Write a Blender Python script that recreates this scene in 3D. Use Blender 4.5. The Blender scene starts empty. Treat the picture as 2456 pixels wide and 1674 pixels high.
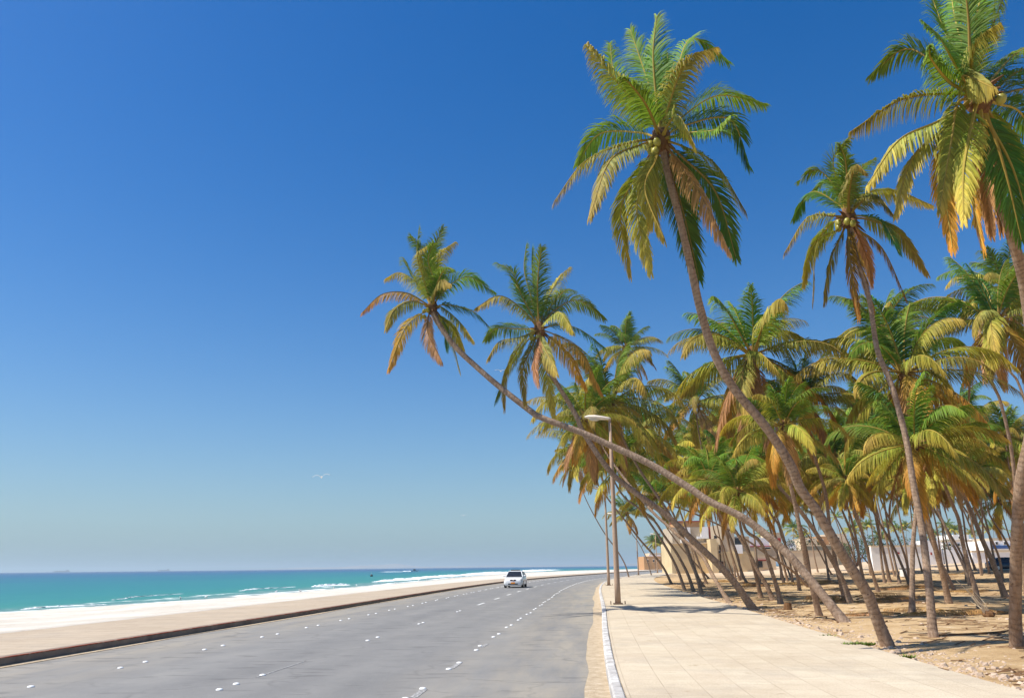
import bpy, math, random
import numpy as np
from mathutils import Vector, Matrix
random.seed(7)
D2R = math.radians
col = bpy.context.scene.collection
sc = bpy.context.scene

# ------------------------------------------------------------ camera model
FPX, CX, CY, EYE = 1842.0, 1228.0, 837.0, 1.79
TH = math.atan(521.8/FPX); RO = math.atan(.0109)
_c, _s = math.cos(RO), math.sin(RO)
CF = Vector((0, math.cos(TH), math.sin(TH)))
CU = Vector((_s, -math.sin(TH)*_c, math.cos(TH)*_c))
CR = Vector((_c, math.sin(TH)*_s, -math.cos(TH)*_s))
def ray(x, y): return CF + CR*((x-CX)/FPX) + CU*((CY-y)/FPX)
def on_plane(x, y, z=0.0):
    d = ray(x, y); t = (z-EYE)/d.z
    return Vector((d.x*t, d.y*t, z))
def at_depth(x, y, Y):
    d = ray(x, y); t = Y/d.y
    return Vector((d.x*t, Y, EYE+d.z*t))

# ------------------------------------------------------------ curves of the place
def hermite(pts):
    xs = np.array([p[0] for p in pts], float); ys = np.array([p[1] for p in pts], float)
    m = np.gradient(ys, xs)
    def fn(x):
        x = np.clip(np.asarray(x, float), xs[0], xs[-1])
        i = np.clip(np.searchsorted(xs, x)-1, 0, len(xs)-2)
        h = xs[i+1]-xs[i]; t = (x-xs[i])/h
        return ((2*t**3-3*t**2+1)*ys[i] + (t**3-2*t**2+t)*h*m[i] + (-2*t**3+3*t**2)*ys[i+1] + (t**3-t**2)*h*m[i+1])
    return fn
CEN = hermite([(-60,-8.5),(-20,-6.6),(0,-5.45),(12.9,-4.6),(21.5,-3.75),(34,-2.4),(47,-1.1),(60,.25),(74.3,1.95),(91,4.3),(109,7.5),(142,15.2),(178,25.0),(277,56),(400,104),(600,200),(1000,440),(3000,1900)])
SHO = hermite([(-300,-60),(-60,-51),(0,-46),(40,-40),(57.6,-36.6),(72,-32),(117,-25.5),(160,-21.5),(244,-15),(418,8),(600,78),(1000,330),(3000,1760),(30000,24000)])
def road_pt(y, off):
    dy = .5
    sl = (CEN(y+dy)-CEN(y-dy))/(2*dy)
    n = np.sqrt(1+sl*sl)
    return CEN(y)+off/n, y-off*sl/n
def ss(a, b, x):
    t = np.clip((x-a)/(b-a), 0, 1); return t*t*(3-2*t)
def wob(x, y):
    return (np.sin(x*.9+1.3*np.sin(y*.37))*np.sin(y*.71+x*.23)*.5+np.sin(x*.31+2)*np.sin(y*.19+.7*np.sin(x*.13)))
def ground_z(x, y):
    x = np.asarray(x, float); y = np.asarray(y, float)
    off = (x-CEN(y))*.995
    zr = .115 + 2.35*ss(30, 150, y)*ss(13, 85, off) + .035*wob(x, y)*ss(11.6, 14, off)
    s = SHO(y); xb = CEN(y)-10.7
    t = (x-s)/np.maximum(xb-s, 1)
    zl = np.where(t > 0, -1+1.13*np.clip(t, 0, 1)**.85 + .05*wob(x*1.7, y*1.3)*np.clip(4*t*(1-t), 0, 1), -1+t*2.2)
    zl = np.maximum(zl, -6)
    return np.where(off > 11.35, zr, np.where(off < -10.5, zl, -.12))
def on_ground(x, y):
    d = ray(x, y); t = 3.0
    p0 = None
    while t < 900:
        X, Y, Z = d.x*t, d.y*t, EYE+d.z*t
        if Z < float(ground_z(X, Y)):
            a, b = t*.98-.1, t
            for _ in range(20):
                m = (a+b)/2
                if EYE+d.z*m < float(ground_z(d.x*m, d.y*m)): b = m
                else: a = m
            return Vector((d.x*b, d.y*b, float(ground_z(d.x*b, d.y*b))))
        t = t*1.01+.05
    return Vector((d.x*t, d.y*t, EYE))

# ------------------------------------------------------------ materials
def newmat(name):
    m = bpy.data.materials.new(name); m.use_nodes = True
    nt = m.node_tree; nt.nodes.clear()
    out = nt.nodes.new('ShaderNodeOutputMaterial')
    return m, nt, out
class N:
    def __init__(s, nt): s.nt = nt
    def n(s, t, **kw):
        nd = s.nt.nodes.new(t)
        for k, v in kw.items():
            if k.startswith('i_'):
                key = k[2:]
                key = int(key) if key.isdigit() else key.replace('_', ' ')
                if hasattr(v, 'is_linked') or hasattr(v, 'links'): s.nt.links.new(v, nd.inputs[key])
                else: nd.inputs[key].default_value = v
            else: setattr(nd, k, v)
        return nd
    def link(s, a, b): s.nt.links.new(a, b)
    def noise(s, vec, scale, detail=6, rough=.6, **kw):
        nd = s.n('ShaderNodeTexNoise', **kw); nd.inputs['Scale'].default_value = scale
        nd.inputs['Detail'].default_value = detail; nd.inputs['Roughness'].default_value = rough
        if vec is not None: s.link(vec, nd.inputs['Vector'])
        return nd.outputs['Fac']
    def ramp(s, fac, stops, interp='LINEAR'):
        nd = s.n('ShaderNodeValToRGB'); cr = nd.color_ramp; cr.interpolation = interp
        while len(cr.elements) > 1: cr.elements.remove(cr.elements[-1])
        cr.elements[0].position = stops[0][0]; cr.elements[0].color = (*stops[0][1], 1) if len(stops[0][1]) == 3 else stops[0][1]
        for p, c in stops[1:]:
            e = cr.elements.new(p); e.color = (*c, 1)
        s.link(fac, nd.inputs['Fac']); return nd.outputs['Color']
    def mix(s, fac, a, b, bt='MIX'):
        nd = s.n('ShaderNodeMix', data_type='RGBA', blend_type=bt)
        for sock, v in ((nd.inputs[0], fac), (nd.inputs[6], a), (nd.inputs[7], b)):
            if hasattr(v, 'links'): s.link(v, sock)
            elif isinstance(v, (int, float)): sock.default_value = v
            else: sock.default_value = (*v, 1)
        return nd.outputs[2]
    def math(s, op, a, b=None, c=None, clamp=False):
        nd = s.n('ShaderNodeMath', operation=op, use_clamp=clamp)
        for i, v in enumerate((a, b, c)):
            if v is None: continue
            if hasattr(v, 'links'): s.link(v, nd.inputs[i])
            else: nd.inputs[i].default_value = v
        return nd.outputs[0]
    def mapr(s, v, a, b, c=0, d=1):
        nd = s.n('ShaderNodeMapRange'); s.link(v, nd.inputs[0])
        for i, q in enumerate((a, b, c, d)): nd.inputs[i+1].default_value = q
        return nd.outputs[0]
    def vscale(s, vec, sx, sy, sz):
        nd = s.n('ShaderNodeVectorMath', operation='MULTIPLY'); s.link(vec, nd.inputs[0])
        nd.inputs[1].default_value = (sx, sy, sz); return nd.outputs[0]
    def bump(s, h, strength, dist=.02):
        nd = s.n('ShaderNodeBump'); s.link(h, nd.inputs['Height'])
        nd.inputs['Strength'].default_value = strength; nd.inputs['Distance'].default_value = dist
        return nd.outputs['Normal']
    def bsdf(s, out, color, rough=.8, spec=.3, normal=None, metal=0, coat=0):
        b = s.n('ShaderNodeBsdfPrincipled')
        for k, v in (('Base Color', color), ('Roughness', rough)):
            if hasattr(v, 'links'): s.link(v, b.inputs[k])
            else: b.inputs[k].default_value = (*v, 1) if k == 'Base Color' else v
        b.inputs['Specular IOR Level'].default_value = spec
        b.inputs['Metallic'].default_value = metal
        b.inputs['Coat Weight'].default_value = coat
        if normal is not None: s.link(normal, b.inputs['Normal'])
        s.link(b.outputs[0], out.inputs['Surface']); return b
M = {}
def simple(name, c, rough=.7, spec=.3, var=.15, scale=3, bump=.15, metal=0, coat=0, dist=.02):
    m, nt, out = newmat(name); n = N(nt)
    tc = n.n('ShaderNodeTexCoord').outputs['Object']
    f = n.noise(tc, scale, 6, .65)
    c2 = tuple(max(0, x*(1-var)) for x in c); c3 = tuple(min(1, x*(1+var)) for x in c)
    cc = n.ramp(f, [(.3, c2), (.7, c3)])
    nb = n.bump(n.noise(tc, scale*8, 5), bump, dist) if bump else None
    n.bsdf(out, cc, rough, spec, nb, metal, coat)
    M[name] = m; return m
simple('white_paint', (.72,.72,.70), .55, .3, .05, 1.5)
simple('car_paint', (.80,.80,.79), .22, .5, .02, 2, 0, coat=.6)
simple('black_rubber', (.025,.025,.025), .8, .2)
simple('dark_trim', (.02,.02,.022), .35, .5, bump=0)
simple('grille', (.05,.012,.012), .4, .5, bump=0)
simple('orange_plate', (.85,.28,.02), .4, .4, .05, bump=0)
simple('steel', (.5,.5,.5), .3, .5, .05, metal=.9, bump=0)
simple('navy_paint', (.012,.016,.03), .25, .5, .05, coat=.5, bump=0)
simple('post_paint', (.42,.29,.20), .6, .3, .12, 5)
simple('lamp_housing', (.82,.72,.60), .5, .3, .08, 8)
simple('lamp_glass', (.55,.52,.46), .15, .5, .03, bump=0)
simple('bolt_steel', (.14,.09,.06), .6, .3)
simple('stud_white', (.82,.82,.80), .35, .5, .05, 20)
simple('yellow_wall', (.64,.50,.29), .9, .1, .12, .4, .3)
simple('tan_wall', (.48,.39,.28), .9, .1, .15, .5, .3)
simple('orange_wall', (.50,.28,.13), .9, .1, .12, .6, .2)
simple('white_wall', (.88,.87,.85), .9, .1, .08, .3, .3)
simple('cream_wall', (.66,.54,.38), .9, .1, .12, .3, .3)
simple('grey_wall', (.26,.25,.19), .9, .1, .2, .5, .3)
simple('red_trim', (.34,.05,.03), .7, .2)
simple('blue_panel', (.04,.10,.28), .5, .3)
simple('window_dark', (.02,.022,.026), .15, .5, bump=0)
simple('wood_brown', (.12,.06,.03), .7, .2)
simple('coconut_green', (.33,.30,.05), .35, .4, .25, 6)
simple('husk_brown', (.16,.085,.04), .9, .1, .3, 9, .4)
simple('rock', (.50,.38,.28), .9, .1, .3, 6, .5)
simple('gull_white', (.80,.78,.76), .7, .2, .04)
simple('gull_dark', (.05,.05,.055), .7, .2)
simple('skin', (.25,.13,.08), .6)
simple('yellow_cloth', (.75,.50,.05), .9, .1)
simple('dark_cloth', (.03,.035,.08), .9, .1)
simple('coast_rock', (.42,.34,.30), 1, .05, .2, .002, 0)
simple('ship_hull', (.16,.17,.19), .7)
simple('shrub_leaf', (.055,.085,.02), .6, .3, .4, 3, .1)
simple('weed_leaf', (.12,.18,.02), .6, .3, .3, 8, .1)
simple('foam', (.85,.87,.87), .8, .2, .04, 2, .6, dist=.1)

def leaf_mat():
    m, nt, out = newmat('palm_leaf'); n = N(nt)
    at = n.n('ShaderNodeAttribute', attribute_name='col').outputs['Color']
    info = n.n('ShaderNodeObjectInfo')
    tc = n.n('ShaderNodeTexCoord').outputs['Object']
    hv = n.n('ShaderNodeHueSaturation'); n.link(at, hv.inputs['Color'])
    n.link(n.mapr(info.outputs['Random'], 0, 1, .485, .512), hv.inputs['Hue'])
    n.link(n.mapr(info.outputs['Random'], 0, 1, 1.1, 1.8), hv.inputs['Value'])
    c = n.mix(n.mapr(n.noise(tc, 1.6, 3), .35, .75, 0, 1), hv.outputs[0], n.mix(.22, hv.outputs[0], (.30,.24,.03)))
    b = n.n('ShaderNodeBsdfPrincipled'); n.link(c, b.inputs['Base Color'])
    b.inputs['Roughness'].default_value = .6; b.inputs['Specular IOR Level'].default_value = .2
    tr = n.n('ShaderNodeBsdfTranslucent'); n.link(n.mix(.45, c, (.32,.34,.01), 'MIX'), tr.inputs['Color'])
    mx = n.n('ShaderNodeMixShader'); mx.inputs[0].default_value = .34
    n.link(b.outputs[0], mx.inputs[1]); n.link(tr.outputs[0], mx.inputs[2]); n.link(mx.outputs[0], out.inputs['Surface'])
    M['leaf'] = m
leaf_mat()
def trunk_mat():
    m, nt, out = newmat('palm_bark'); n = N(nt)
    uv = n.n('ShaderNodeUVMap').outputs[0]
    tc = n.n('ShaderNodeTexCoord').outputs['Object']
    info = n.n('ShaderNodeObjectInfo').outputs['Random']
    sep = n.n('ShaderNodeSeparateXYZ'); n.link(uv, sep.inputs[0])
    wv = n.math('ADD', n.math('MULTIPLY', n.noise(tc, .8, 2, .5), 1.1), n.math('MULTIPLY_ADD', n.noise(tc, 4, 5, .7), .20, sep.outputs[1]))
    saw = n.math('FRACT', n.math('MULTIPLY', wv, 9.0))
    ring = n.ramp(saw, [(0, (.5,.5,.5)), (.12, (.7,.7,.7)), (.35, (.97,.97,.97)), (.8, (1,1,1)), (1, (.6,.6,.6))])
    nz = n.noise(n.vscale(tc, 4, 4, 1.2), 3.5, 8, .7)
    base = n.ramp(nz, [(.28, (.17,.115,.08)), (.5, (.33,.24,.175)), (.75, (.52,.41,.32))])
    base = n.mix(n.mapr(info, 0, 1, 0, .45), base, (.40,.235,.12), 'MIX')
    c = n.mix(n.mapr(n.noise(tc, 1.2, 3), .3, .7, .3, .85), base, ring, 'MULTIPLY')
    hole = n.mapr(n.noise(tc, 16, 5, .7), .34, .38, .25, 1)
    c = n.mix(hole, (.04,.022,.015), c)
    h = n.math('ADD', n.math('MULTIPLY', saw, .6), n.math('MULTIPLY', nz, .8))
    n.bsdf(out, c, .9, .12, n.bump(h, .9, .035))
    M['bark'] = m
trunk_mat()
def road_mat():
    m, nt, out = newmat('asphalt'); n = N(nt)
    uv = n.n('ShaderNodeUVMap').outputs[0]
    sep = n.n('ShaderNodeSeparateXYZ'); n.link(uv, sep.inputs[0])
    big = n.noise(n.vscale(uv, .35, .03, 1), 1.0, 6, .6)
    med = n.noise(n.vscale(uv, .5, .35, 1), 1.6, 8, .7)
    fine = n.noise(uv, 60, 4, .8)
    grit = n.noise(uv, 14, 6, .8)
    c = n.ramp(n.mapr(n.math('ADD', n.math('MULTIPLY', big, .5), n.math('MULTIPLY', med, .5)), .3, .7), [(0, (.165,.163,.158)), (.5, (.235,.229,.218)), (1, (.31,.298,.272))])
    # tyre-polished darker lanes
    lane = n.math('ABSOLUTE', n.math('SINE', n.math('MULTIPLY', sep.outputs[0], math.pi/1.75)))
    c = n.mix(n.math('MULTIPLY', n.mapr(lane, .55, 1), .13), c, (.12,.12,.125))
    c = n.mix(n.mapr(fine, .40, .60, .25, 1), n.mix(.5, c, (.1,.1,.1)), c)
    c = n.mix(n.math('MULTIPLY', n.mapr(grit, .57, .66), .4), c, (.36,.34,.31))
    # sandy dust to the edges
    edge = n.mapr(n.math('ABSOLUTE', sep.outputs[0]), 2.2, 6.2)
    ed = n.math('MULTIPLY', edge, n.mapr(n.noise(n.vscale(uv, 1, .16, 1), 1.4, 7, .65), .32, .62))
    c = n.mix(n.math('MULTIPLY', ed, .8), c, (.37,.32,.24))
    # dark tar smears and patches, long across the lane
    st = n.mapr(n.noise(n.vscale(uv, .7, 2.6, 1), 1.15, 4, .55), .585, .66)
    c = n.mix(n.math('MULTIPLY', st, .42), c, (.085,.08,.075))
    # cracks
    vo = n.n('ShaderNodeTexVoronoi', feature='DISTANCE_TO_EDGE'); vo.inputs['Scale'].default_value = .35
    va = n.n('ShaderNodeVectorMath', operation='ADD'); n.link(uv, va.inputs[0])
    nzc = n.n('ShaderNodeTexNoise'); nzc.inputs['Scale'].default_value = 1.2; nzc.inputs['Detail'].default_value = 5; n.link(uv, nzc.inputs['Vector'])
    n.link(nzc.outputs['Color'], va.inputs[1]); n.link(va.outputs[0], vo.inputs['Vector'])
    crk = n.math('MULTIPLY', n.mapr(vo.outputs['Distance'], .0, .022, 1, 0), n.mapr(med, .46, .56))
    c = n.mix(n.math('MULTIPLY', crk, .3), c, (.07,.068,.065))
    h = n.math('ADD', n.math('MULTIPLY', fine, .6), n.math('MULTIPLY', grit, .6))
    n.bsdf(out, c, .85, .25, n.bump(h, .5, .01))
    M['asphalt'] = m
road_mat()
def pave_mat(name, ca, cb, joint, tile=(1.2, 1.2), jw=.008, stains=.5, skew=False, jstr=.55):
    m, nt, out = newmat(name); n = N(nt)
    uv = n.n('ShaderNodeUVMap').outputs[0]
    br = n.n('ShaderNodeTexBrick', offset=.5 if skew else 0.0, squash=1.0)
    n.link(uv, br.inputs['Vector']); br.inputs['Scale'].default_value = 1
    br.inputs['Brick Width'].default_value = tile[0]; br.inputs['Row Height'].default_value = tile[1]
    br.inputs['Mortar Size'].default_value = jw; br.inputs['Mortar Smooth'].default_value = .2
    br.inputs['Color1'].default_value = (.42,.42,.42,1); br.inputs['Color2'].default_value = (.6,.6,.6,1); br.inputs['Mortar'].default_value = (.5,.5,.5,1)
    big = n.noise(uv, .35, 6, .6); med = n.noise(uv, 2.2, 8, .7); fine = n.noise(uv, 40, 3, .7)
    c = n.ramp(n.mapr(n.math('ADD', n.math('MULTIPLY', big, .55), n.math('MULTIPLY', med, .45)), .32, .68), [(0, ca), (1, cb)])
    c = n.mix(.28, c, br.outputs['Color'], 'OVERLAY')
    c = n.mix(n.mapr(fine, .40, .60, .2, 1), n.mix(.4, c, (.25,.18,.11)), c)
    j = n.math('MULTIPLY', br.outputs['Fac'], n.mapr(n.noise(uv, 1.1, 5), .36, .6, .1, jstr))
    c = n.mix(j, c, joint)
    s1 = n.mapr(n.noise(n.vscale(uv, 1, 1.7, 1), 1.5, 7, .7), .625, .69)
    c = n.mix(n.math('MULTIPLY', s1, stains), c, (.30,.22,.13))
    s2 = n.mapr(n.noise(n.vscale(uv, .6, .5, 1), .8, 8, .75), .50, .64)
    c = n.mix(n.math('MULTIPLY', s2, .38), c, (.36,.31,.25))
    spk = n.mapr(n.noise(uv, 9, 6, .85), .60, .66)
    c = n.mix(n.math('MULTIPLY', spk, .5), c, (.20,.13,.08))
    h = n.math('SUBTRACT', n.math('MULTIPLY', fine, .3), br.outputs['Fac'])
    n.bsdf(out, c, .9, .12, n.bump(h, .35, .01))
    M[name] = m
pave_mat('pavement', (.47,.385,.275), (.66,.57,.43), (.20,.14,.09), (.52,.52), .007, .8, False, .5)
pave_mat('promenade', (.40,.325,.24), (.53,.44,.335), (.19,.14,.10), (2.4,.6), .014, .35, True, .9)
def sand_mat():
    m, nt, out = newmat('sand_ground'); n = N(nt)
    at = n.n('ShaderNodeAttribute', attribute_name='beach').outputs['Fac']
    dry = n.n('ShaderNodeAttribute', attribute_name='far').outputs['Fac']
    tc = n.n('ShaderNodeTexCoord').outputs['Object']
    b1 = n.noise(tc, .12, 6, .6); b2 = n.noise(tc, .9, 8, .7); b3 = n.noise(tc, 7, 8, .75); b4 = n.noise(tc, 30, 3, .7)
    # grove floor: tan dirt, straw litter, pale sand patches
    c = n.ramp(n.mapr(n.math('ADD', n.math('MULTIPLY', b1, .4), n.math('MULTIPLY', b2, .6)), .34, .66), [(0, (.33,.205,.10)), (.4, (.47,.32,.165)), (.75, (.57,.41,.235)), (1, (.67,.55,.39))])
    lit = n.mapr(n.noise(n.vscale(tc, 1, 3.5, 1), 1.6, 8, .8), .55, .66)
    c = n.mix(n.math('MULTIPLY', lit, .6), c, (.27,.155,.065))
    c = n.mix(n.mapr(b3, .55, .64, 0, .6), c, (.20,.11,.05))
    c = n.mix(n.mapr(b4, .62, .72, 0, .6), c, (.65,.55,.42))
    c = n.mix(dry, c, (.62,.47,.32))
    # beach: white sand with small prints and weed specks
    w = n.ramp(n.mapr(n.noise(tc, .25, 8, .65), .3, .7), [(0, (.50,.45,.37)), (1, (.70,.66,.59))])
    w = n.mix(n.mapr(b2, .52, .62, 0, .45), w, (.56,.49,.40))
    w = n.mix(n.mapr(n.noise(tc, 1.3, 8, .8), .60, .635, 0, .75), w, (.20,.13,.08))
    wet = n.n('ShaderNodeAttribute', attribute_name='wet').outputs['Fac']
    w = n.mix(n.math('MULTIPLY', wet, .8), w, (.42,.40,.34))
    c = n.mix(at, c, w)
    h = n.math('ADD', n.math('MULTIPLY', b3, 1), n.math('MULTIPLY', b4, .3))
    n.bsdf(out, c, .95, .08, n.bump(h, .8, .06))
    M['sand'] = m
sand_mat()
def gutter_mat():
    m, nt, out = newmat('gutter_sand'); n = N(nt)
    tc = n.n('ShaderNodeTexCoord').outputs['Object']
    c = n.ramp(n.noise(tc, 5, 8, .75), [(.3, (.34,.26,.17)), (.5, (.48,.38,.26)), (.68, (.60,.50,.37))])
    n.bsdf(out, c, .95, .05, n.bump(n.noise(tc, 12, 6, .8), .8, .04))
    M['gutter'] = m
gutter_mat()
def kerb_mats():
    m, nt, out = newmat('kerb_concrete'); n = N(nt)
    tc = n.n('ShaderNodeTexCoord').outputs['Object']
    c = n.ramp(n.noise(tc, 1.6, 8, .7), [(.3, (.15,.12,.10)), (.6, (.27,.215,.17)), (.8, (.36,.28,.21))])
    n.bsdf(out, c, .9, .1, n.bump(n.noise(tc, 14, 6), .5, .02)); M['kerb_dark'] = m
    m, nt, out = newmat('kerb_red'); n = N(nt)
    tc = n.n('ShaderNodeTexCoord').outputs['Object']
    c = n.ramp(n.noise(tc, 2.5, 8, .8), [(.38, (.40,.29,.21)), (.52, (.30,.08,.045)), (.7, (.24,.05,.03))])
    n.bsdf(out, c, .8, .1); M['kerb_red'] = m
    m, nt, out = newmat('kerb_white'); n = N(nt)
    tc = n.n('ShaderNodeTexCoord').outputs['Object']
    at = n.n('ShaderNodeAttribute', attribute_name='shade').outputs['Fac']
    c = n.ramp(n.noise(tc, 4, 8, .75), [(.36, (.30,.27,.24)), (.5, (.52,.50,.47)), (.62, (.68,.67,.65))])
    c = n.mix(at, c, (.40,.38,.36), 'MIX')
    n.bsdf(out, c, .85, .1, n.bump(n.noise(tc, 20, 6), .5, .015)); M['kerb_white'] = m
kerb_mats()
def line_mat():
    m, nt, out = newmat('road_paint'); n = N(nt)
    tc = n.n('ShaderNodeTexCoord').outputs['Object']
    c = n.ramp(n.noise(tc, 16, 8, .8), [(.40, (.26,.255,.25)), (.5, (.66,.66,.64)), (.7, (.75,.75,.73))])
    n.bsdf(out, c, .8, .1); M['line'] = m
    m, nt, out = newmat('road_paint_worn'); n = N(nt)
    tc = n.n('ShaderNodeTexCoord').outputs['Object']
    c = n.ramp(n.noise(tc, 25, 8, .8), [(.50, (.215,.21,.205)), (.6, (.6,.6,.58))])
    n.bsdf(out, c, .8, .1); M['line_worn'] = m
line_mat()
def sea_mat():
    m, nt, out = newmat('sea_water'); n = N(nt)
    sd = n.n('ShaderNodeAttribute', attribute_name='shore').outputs['Fac']
    tc = n.n('ShaderNodeTexCoord').outputs['Object']
    band = n.noise(n.vscale(tc, .020, .006, 0), 1, 5, .6)
    lg = n.math('LOGARITHM', n.math('MAXIMUM', sd, 1.0), 10.0)
    k = n.math('ADD', lg, n.math('MULTIPLY', n.math('SUBTRACT', band, .5), 1.3))
    c = n.ramp(n.math('DIVIDE', k, 4.2), [(0, (.20,.27,.22)), (.16, (.10,.23,.18)), (.27, (.030,.220,.160)), (.38, (.014,.185,.165)), (.49, (.008,.145,.165)), (.60, (.006,.085,.170)), (.72, (.005,.048,.150)), (1, (.006,.035,.13))])
    chop = n.noise(n.vscale(tc, .5, .16, 0), 1, 6, .7)
    c = n.mix(n.mapr(chop, .5, .7, 0, .35), c, (.006,.06,.11))
    ripple = n.noise(n.vscale(tc, .9, .35, 1), 1.5, 8, .7)
    swell = n.noise(n.vscale(tc, .06, .02, 1), 1, 4, .5)
    # thin foam at the water's edge
    e = n.math('ADD', sd, n.math('MULTIPLY', n.math('SUBTRACT', n.noise(tc, .18, 6, .7), .5), 9))
    f1 = n.mapr(n.math('ABSOLUTE', n.math('SUBTRACT', e, .8)), 0, 1.3, 1, 0)
    f2 = n.math('MULTIPLY', n.mapr(n.math('ABSOLUTE', n.math('SUBTRACT', e, 6.5)), 0, .7, 1, 0), n.mapr(n.noise(tc, .07, 3), .46, .6))
    f3 = n.math('MULTIPLY', n.mapr(n.noise(tc, 1.3, 8, .8), .55, .62), n.mapr(e, 2, 9, .5, 0))
    foam = n.math('MAXIMUM', n.math('MAXIMUM', f1, f2), f3, clamp=True)
    c = n.mix(foam, c, (.80,.82,.80))
    h = n.math('ADD', n.math('MULTIPLY', ripple, .35), n.math('MULTIPLY', swell, 2.0))
    b = n.bsdf(out, c, n.mapr(foam, 0, 1, .32, .9), .22, n.bump(h, .55, .6))
    M['sea'] = m
sea_mat()
def rcol(c, j=.12):
    return tuple(max(0, v*(1+random.uniform(-j, j))) for v in c)

# ------------------------------------------------------------ object helpers
def link(o, parent=None, label=None, cat=None, group=None, kind=None):
    col.objects.link(o)
    if parent is not None: o.parent = parent
    if label: o['label'] = label
    if cat: o['category'] = cat
    if group: o['group'] = group
    if kind: o['kind'] = kind
    return o
def empty(name, loc, label, cat, group=None, rz=0.0):
    o = bpy.data.objects.new(name, None); o.location = loc; o.rotation_euler.z = rz
    o.empty_display_size = .3
    return link(o, None, label, cat, group)
class MB:
    """collects shapes that become one mesh"""
    def __init__(s): s.v = []; s.f = []; s.mi = []; s.cur = 0; s.uv = None
    def add(s, vs, fs):
        b = len(s.v); s.v += [tuple(v) for v in vs]; s.f += [tuple(b+i for i in f) for f in fs]; s.mi += [s.cur]*len(fs); return s
    def box(s, c, d, rz=0, bev=0.0, tilt=None):
        hx, hy, hz = d[0]/2, d[1]/2, d[2]/2
        if bev <= 0:
            vs = [(x*hx, y*hy, z*hz) for z in (-1, 1) for x, y in ((-1,-1),(1,-1),(1,1),(-1,1))]
            fs = [(3,2,1,0),(4,5,6,7),(0,1,5,4),(1,2,6,5),(2,3,7,6),(3,0,4,7)]
        else:
            b = min(bev, hx*.9, hy*.9, hz*.9); vs = []; 
            for z, e in ((-hz, b), (-hz+b, 0), (hz-b, 0), (hz, b)):
                ex, ey = hx-e, hy-e
                vs += [(-ex,-ey+b*.6,z),(-ex+b*.6,-ey,z),(ex-b*.6,-ey,z),(ex,-ey+b*.6,z),(ex,ey-b*.6,z),(ex-b*.6,ey,z),(-ex+b*.6,ey,z),(-ex,ey-b*.6,z)]
            fs = [tuple(range(7,-1,-1)), tuple(range(24,32))]
            for r in range(3):
                for i in range(8):
                    j = (i+1) % 8; fs.append((r*8+i, r*8+j, r*8+8+j, r*8+8+i))
        R = Matrix.Rotation(rz, 3, 'Z')
        if tilt: R = R @ Matrix.Rotation(tilt, 3, 'X')
        s.add([R @ Vector(v)+Vector(c) for v in vs], fs); return s
    def tube(s, pts, radii, n=8, cap=True, flat=1.0):
        pts = [Vector(p) for p in pts]; rings = []
        up = Vector((0, 0, 1))
        for i, p in enumerate(pts):
            t = (pts[min(i+1, len(pts)-1)]-pts[max(i-1, 0)]).normalized()
            a = t.cross(Vector((0, 1, 0)) if abs(t.z) > .9 else up).normalized(); b = a.cross(t).normalized()
            r = radii[i] if hasattr(radii, '__len__') else radii
            rings.append([p+a*(r*math.cos(2*math.pi*k/n))+b*(r*flat*math.sin(2*math.pi*k/n)) for k in range(n)])
        vs = [v for r in rings for v in r]; fs = []
        for i in range(len(pts)-1):
            for k in range(n):
                j = (k+1) % n; fs.append((i*n+k, i*n+j, (i+1)*n+j, (i+1)*n+k))
        if cap: fs += [tuple(range(n-1, -1, -1)), tuple((len(pts)-1)*n+k for k in range(n))]
        s.add(vs, fs); return s
    def ball(s, c, r, nu=10, nv=6, sq=(1,1,1), jit=0, rnd=None):
        vs = []; fs = []
        for i in range(nv+1):
            ph = math.pi*i/nv
            for k in range(nu):
                a = 2*math.pi*k/nu; q = 1+(rnd.uniform(-jit, jit) if rnd else 0)
                if i in (0, nv): q = 1
                vs.append((c[0]+r*sq[0]*q*math.sin(ph)*math.cos(a), c[1]+r*sq[1]*q*math.sin(ph)*math.sin(a), c[2]+r*sq[2]*q*math.cos(ph)))
        for i in range(nv):
            for k in range(nu):
                j = (k+1) % nu; fs.append((i*nu+k, (i+1)*nu+k, (i+1)*nu+j, i*nu+j))
        s.add(vs, fs); return s
    def build(s, name, mats, parent=None, smooth=False, **kw):
        me = bpy.data.meshes.new(name); me.from_pydata(s.v, [], s.f)
        for m in (mats if isinstance(mats, (list, tuple)) else [mats]): me.materials.append(m)
        me.polygons.foreach_set('material_index', s.mi)
        if smooth: me.polygons.foreach_set('use_smooth', [True]*len(s.f))
        me.update()
        return link(bpy.data.objects.new(name, me), parent, **kw)
def np_mesh(name, V, Q, mat, smooth=False, cols=None, uv=None, attrs=None):
    me = bpy.data.meshes.new(name)
    V = np.asarray(V, np.float32).reshape(-1, 3); Q = np.asarray(Q, np.int32).reshape(-1, 4)
    me.vertices.add(len(V)); me.vertices.foreach_set('co', V.ravel())
    me.loops.add(Q.size); me.loops.foreach_set('vertex_index', Q.ravel())
    me.polygons.add(len(Q)); me.polygons.foreach_set('loop_start', np.arange(0, Q.size, 4, dtype=np.int32))
    me.polygons.foreach_set('use_smooth', np.full(len(Q), bool(smooth)))
    me.materials.append(mat)
    if cols is not None:
        a = me.color_attributes.new('col', 'FLOAT_COLOR', 'POINT')
        a.data.foreach_set('color', np.hstack([cols, np.ones((len(cols), 1))]).astype(np.float32).ravel())
    for k, val in (attrs or {}).items():
        a = me.attributes.new(k, 'FLOAT', 'POINT'); a.data.foreach_set('value', np.asarray(val, np.float32).ravel())
    if uv is not None:
        u = me.uv_layers.new(name='UVMap'); u.data.foreach_set('uv', np.asarray(uv, np.float32)[Q.ravel()].ravel())
    me.update(calc_edges=True); me.validate()
    return me
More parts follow.
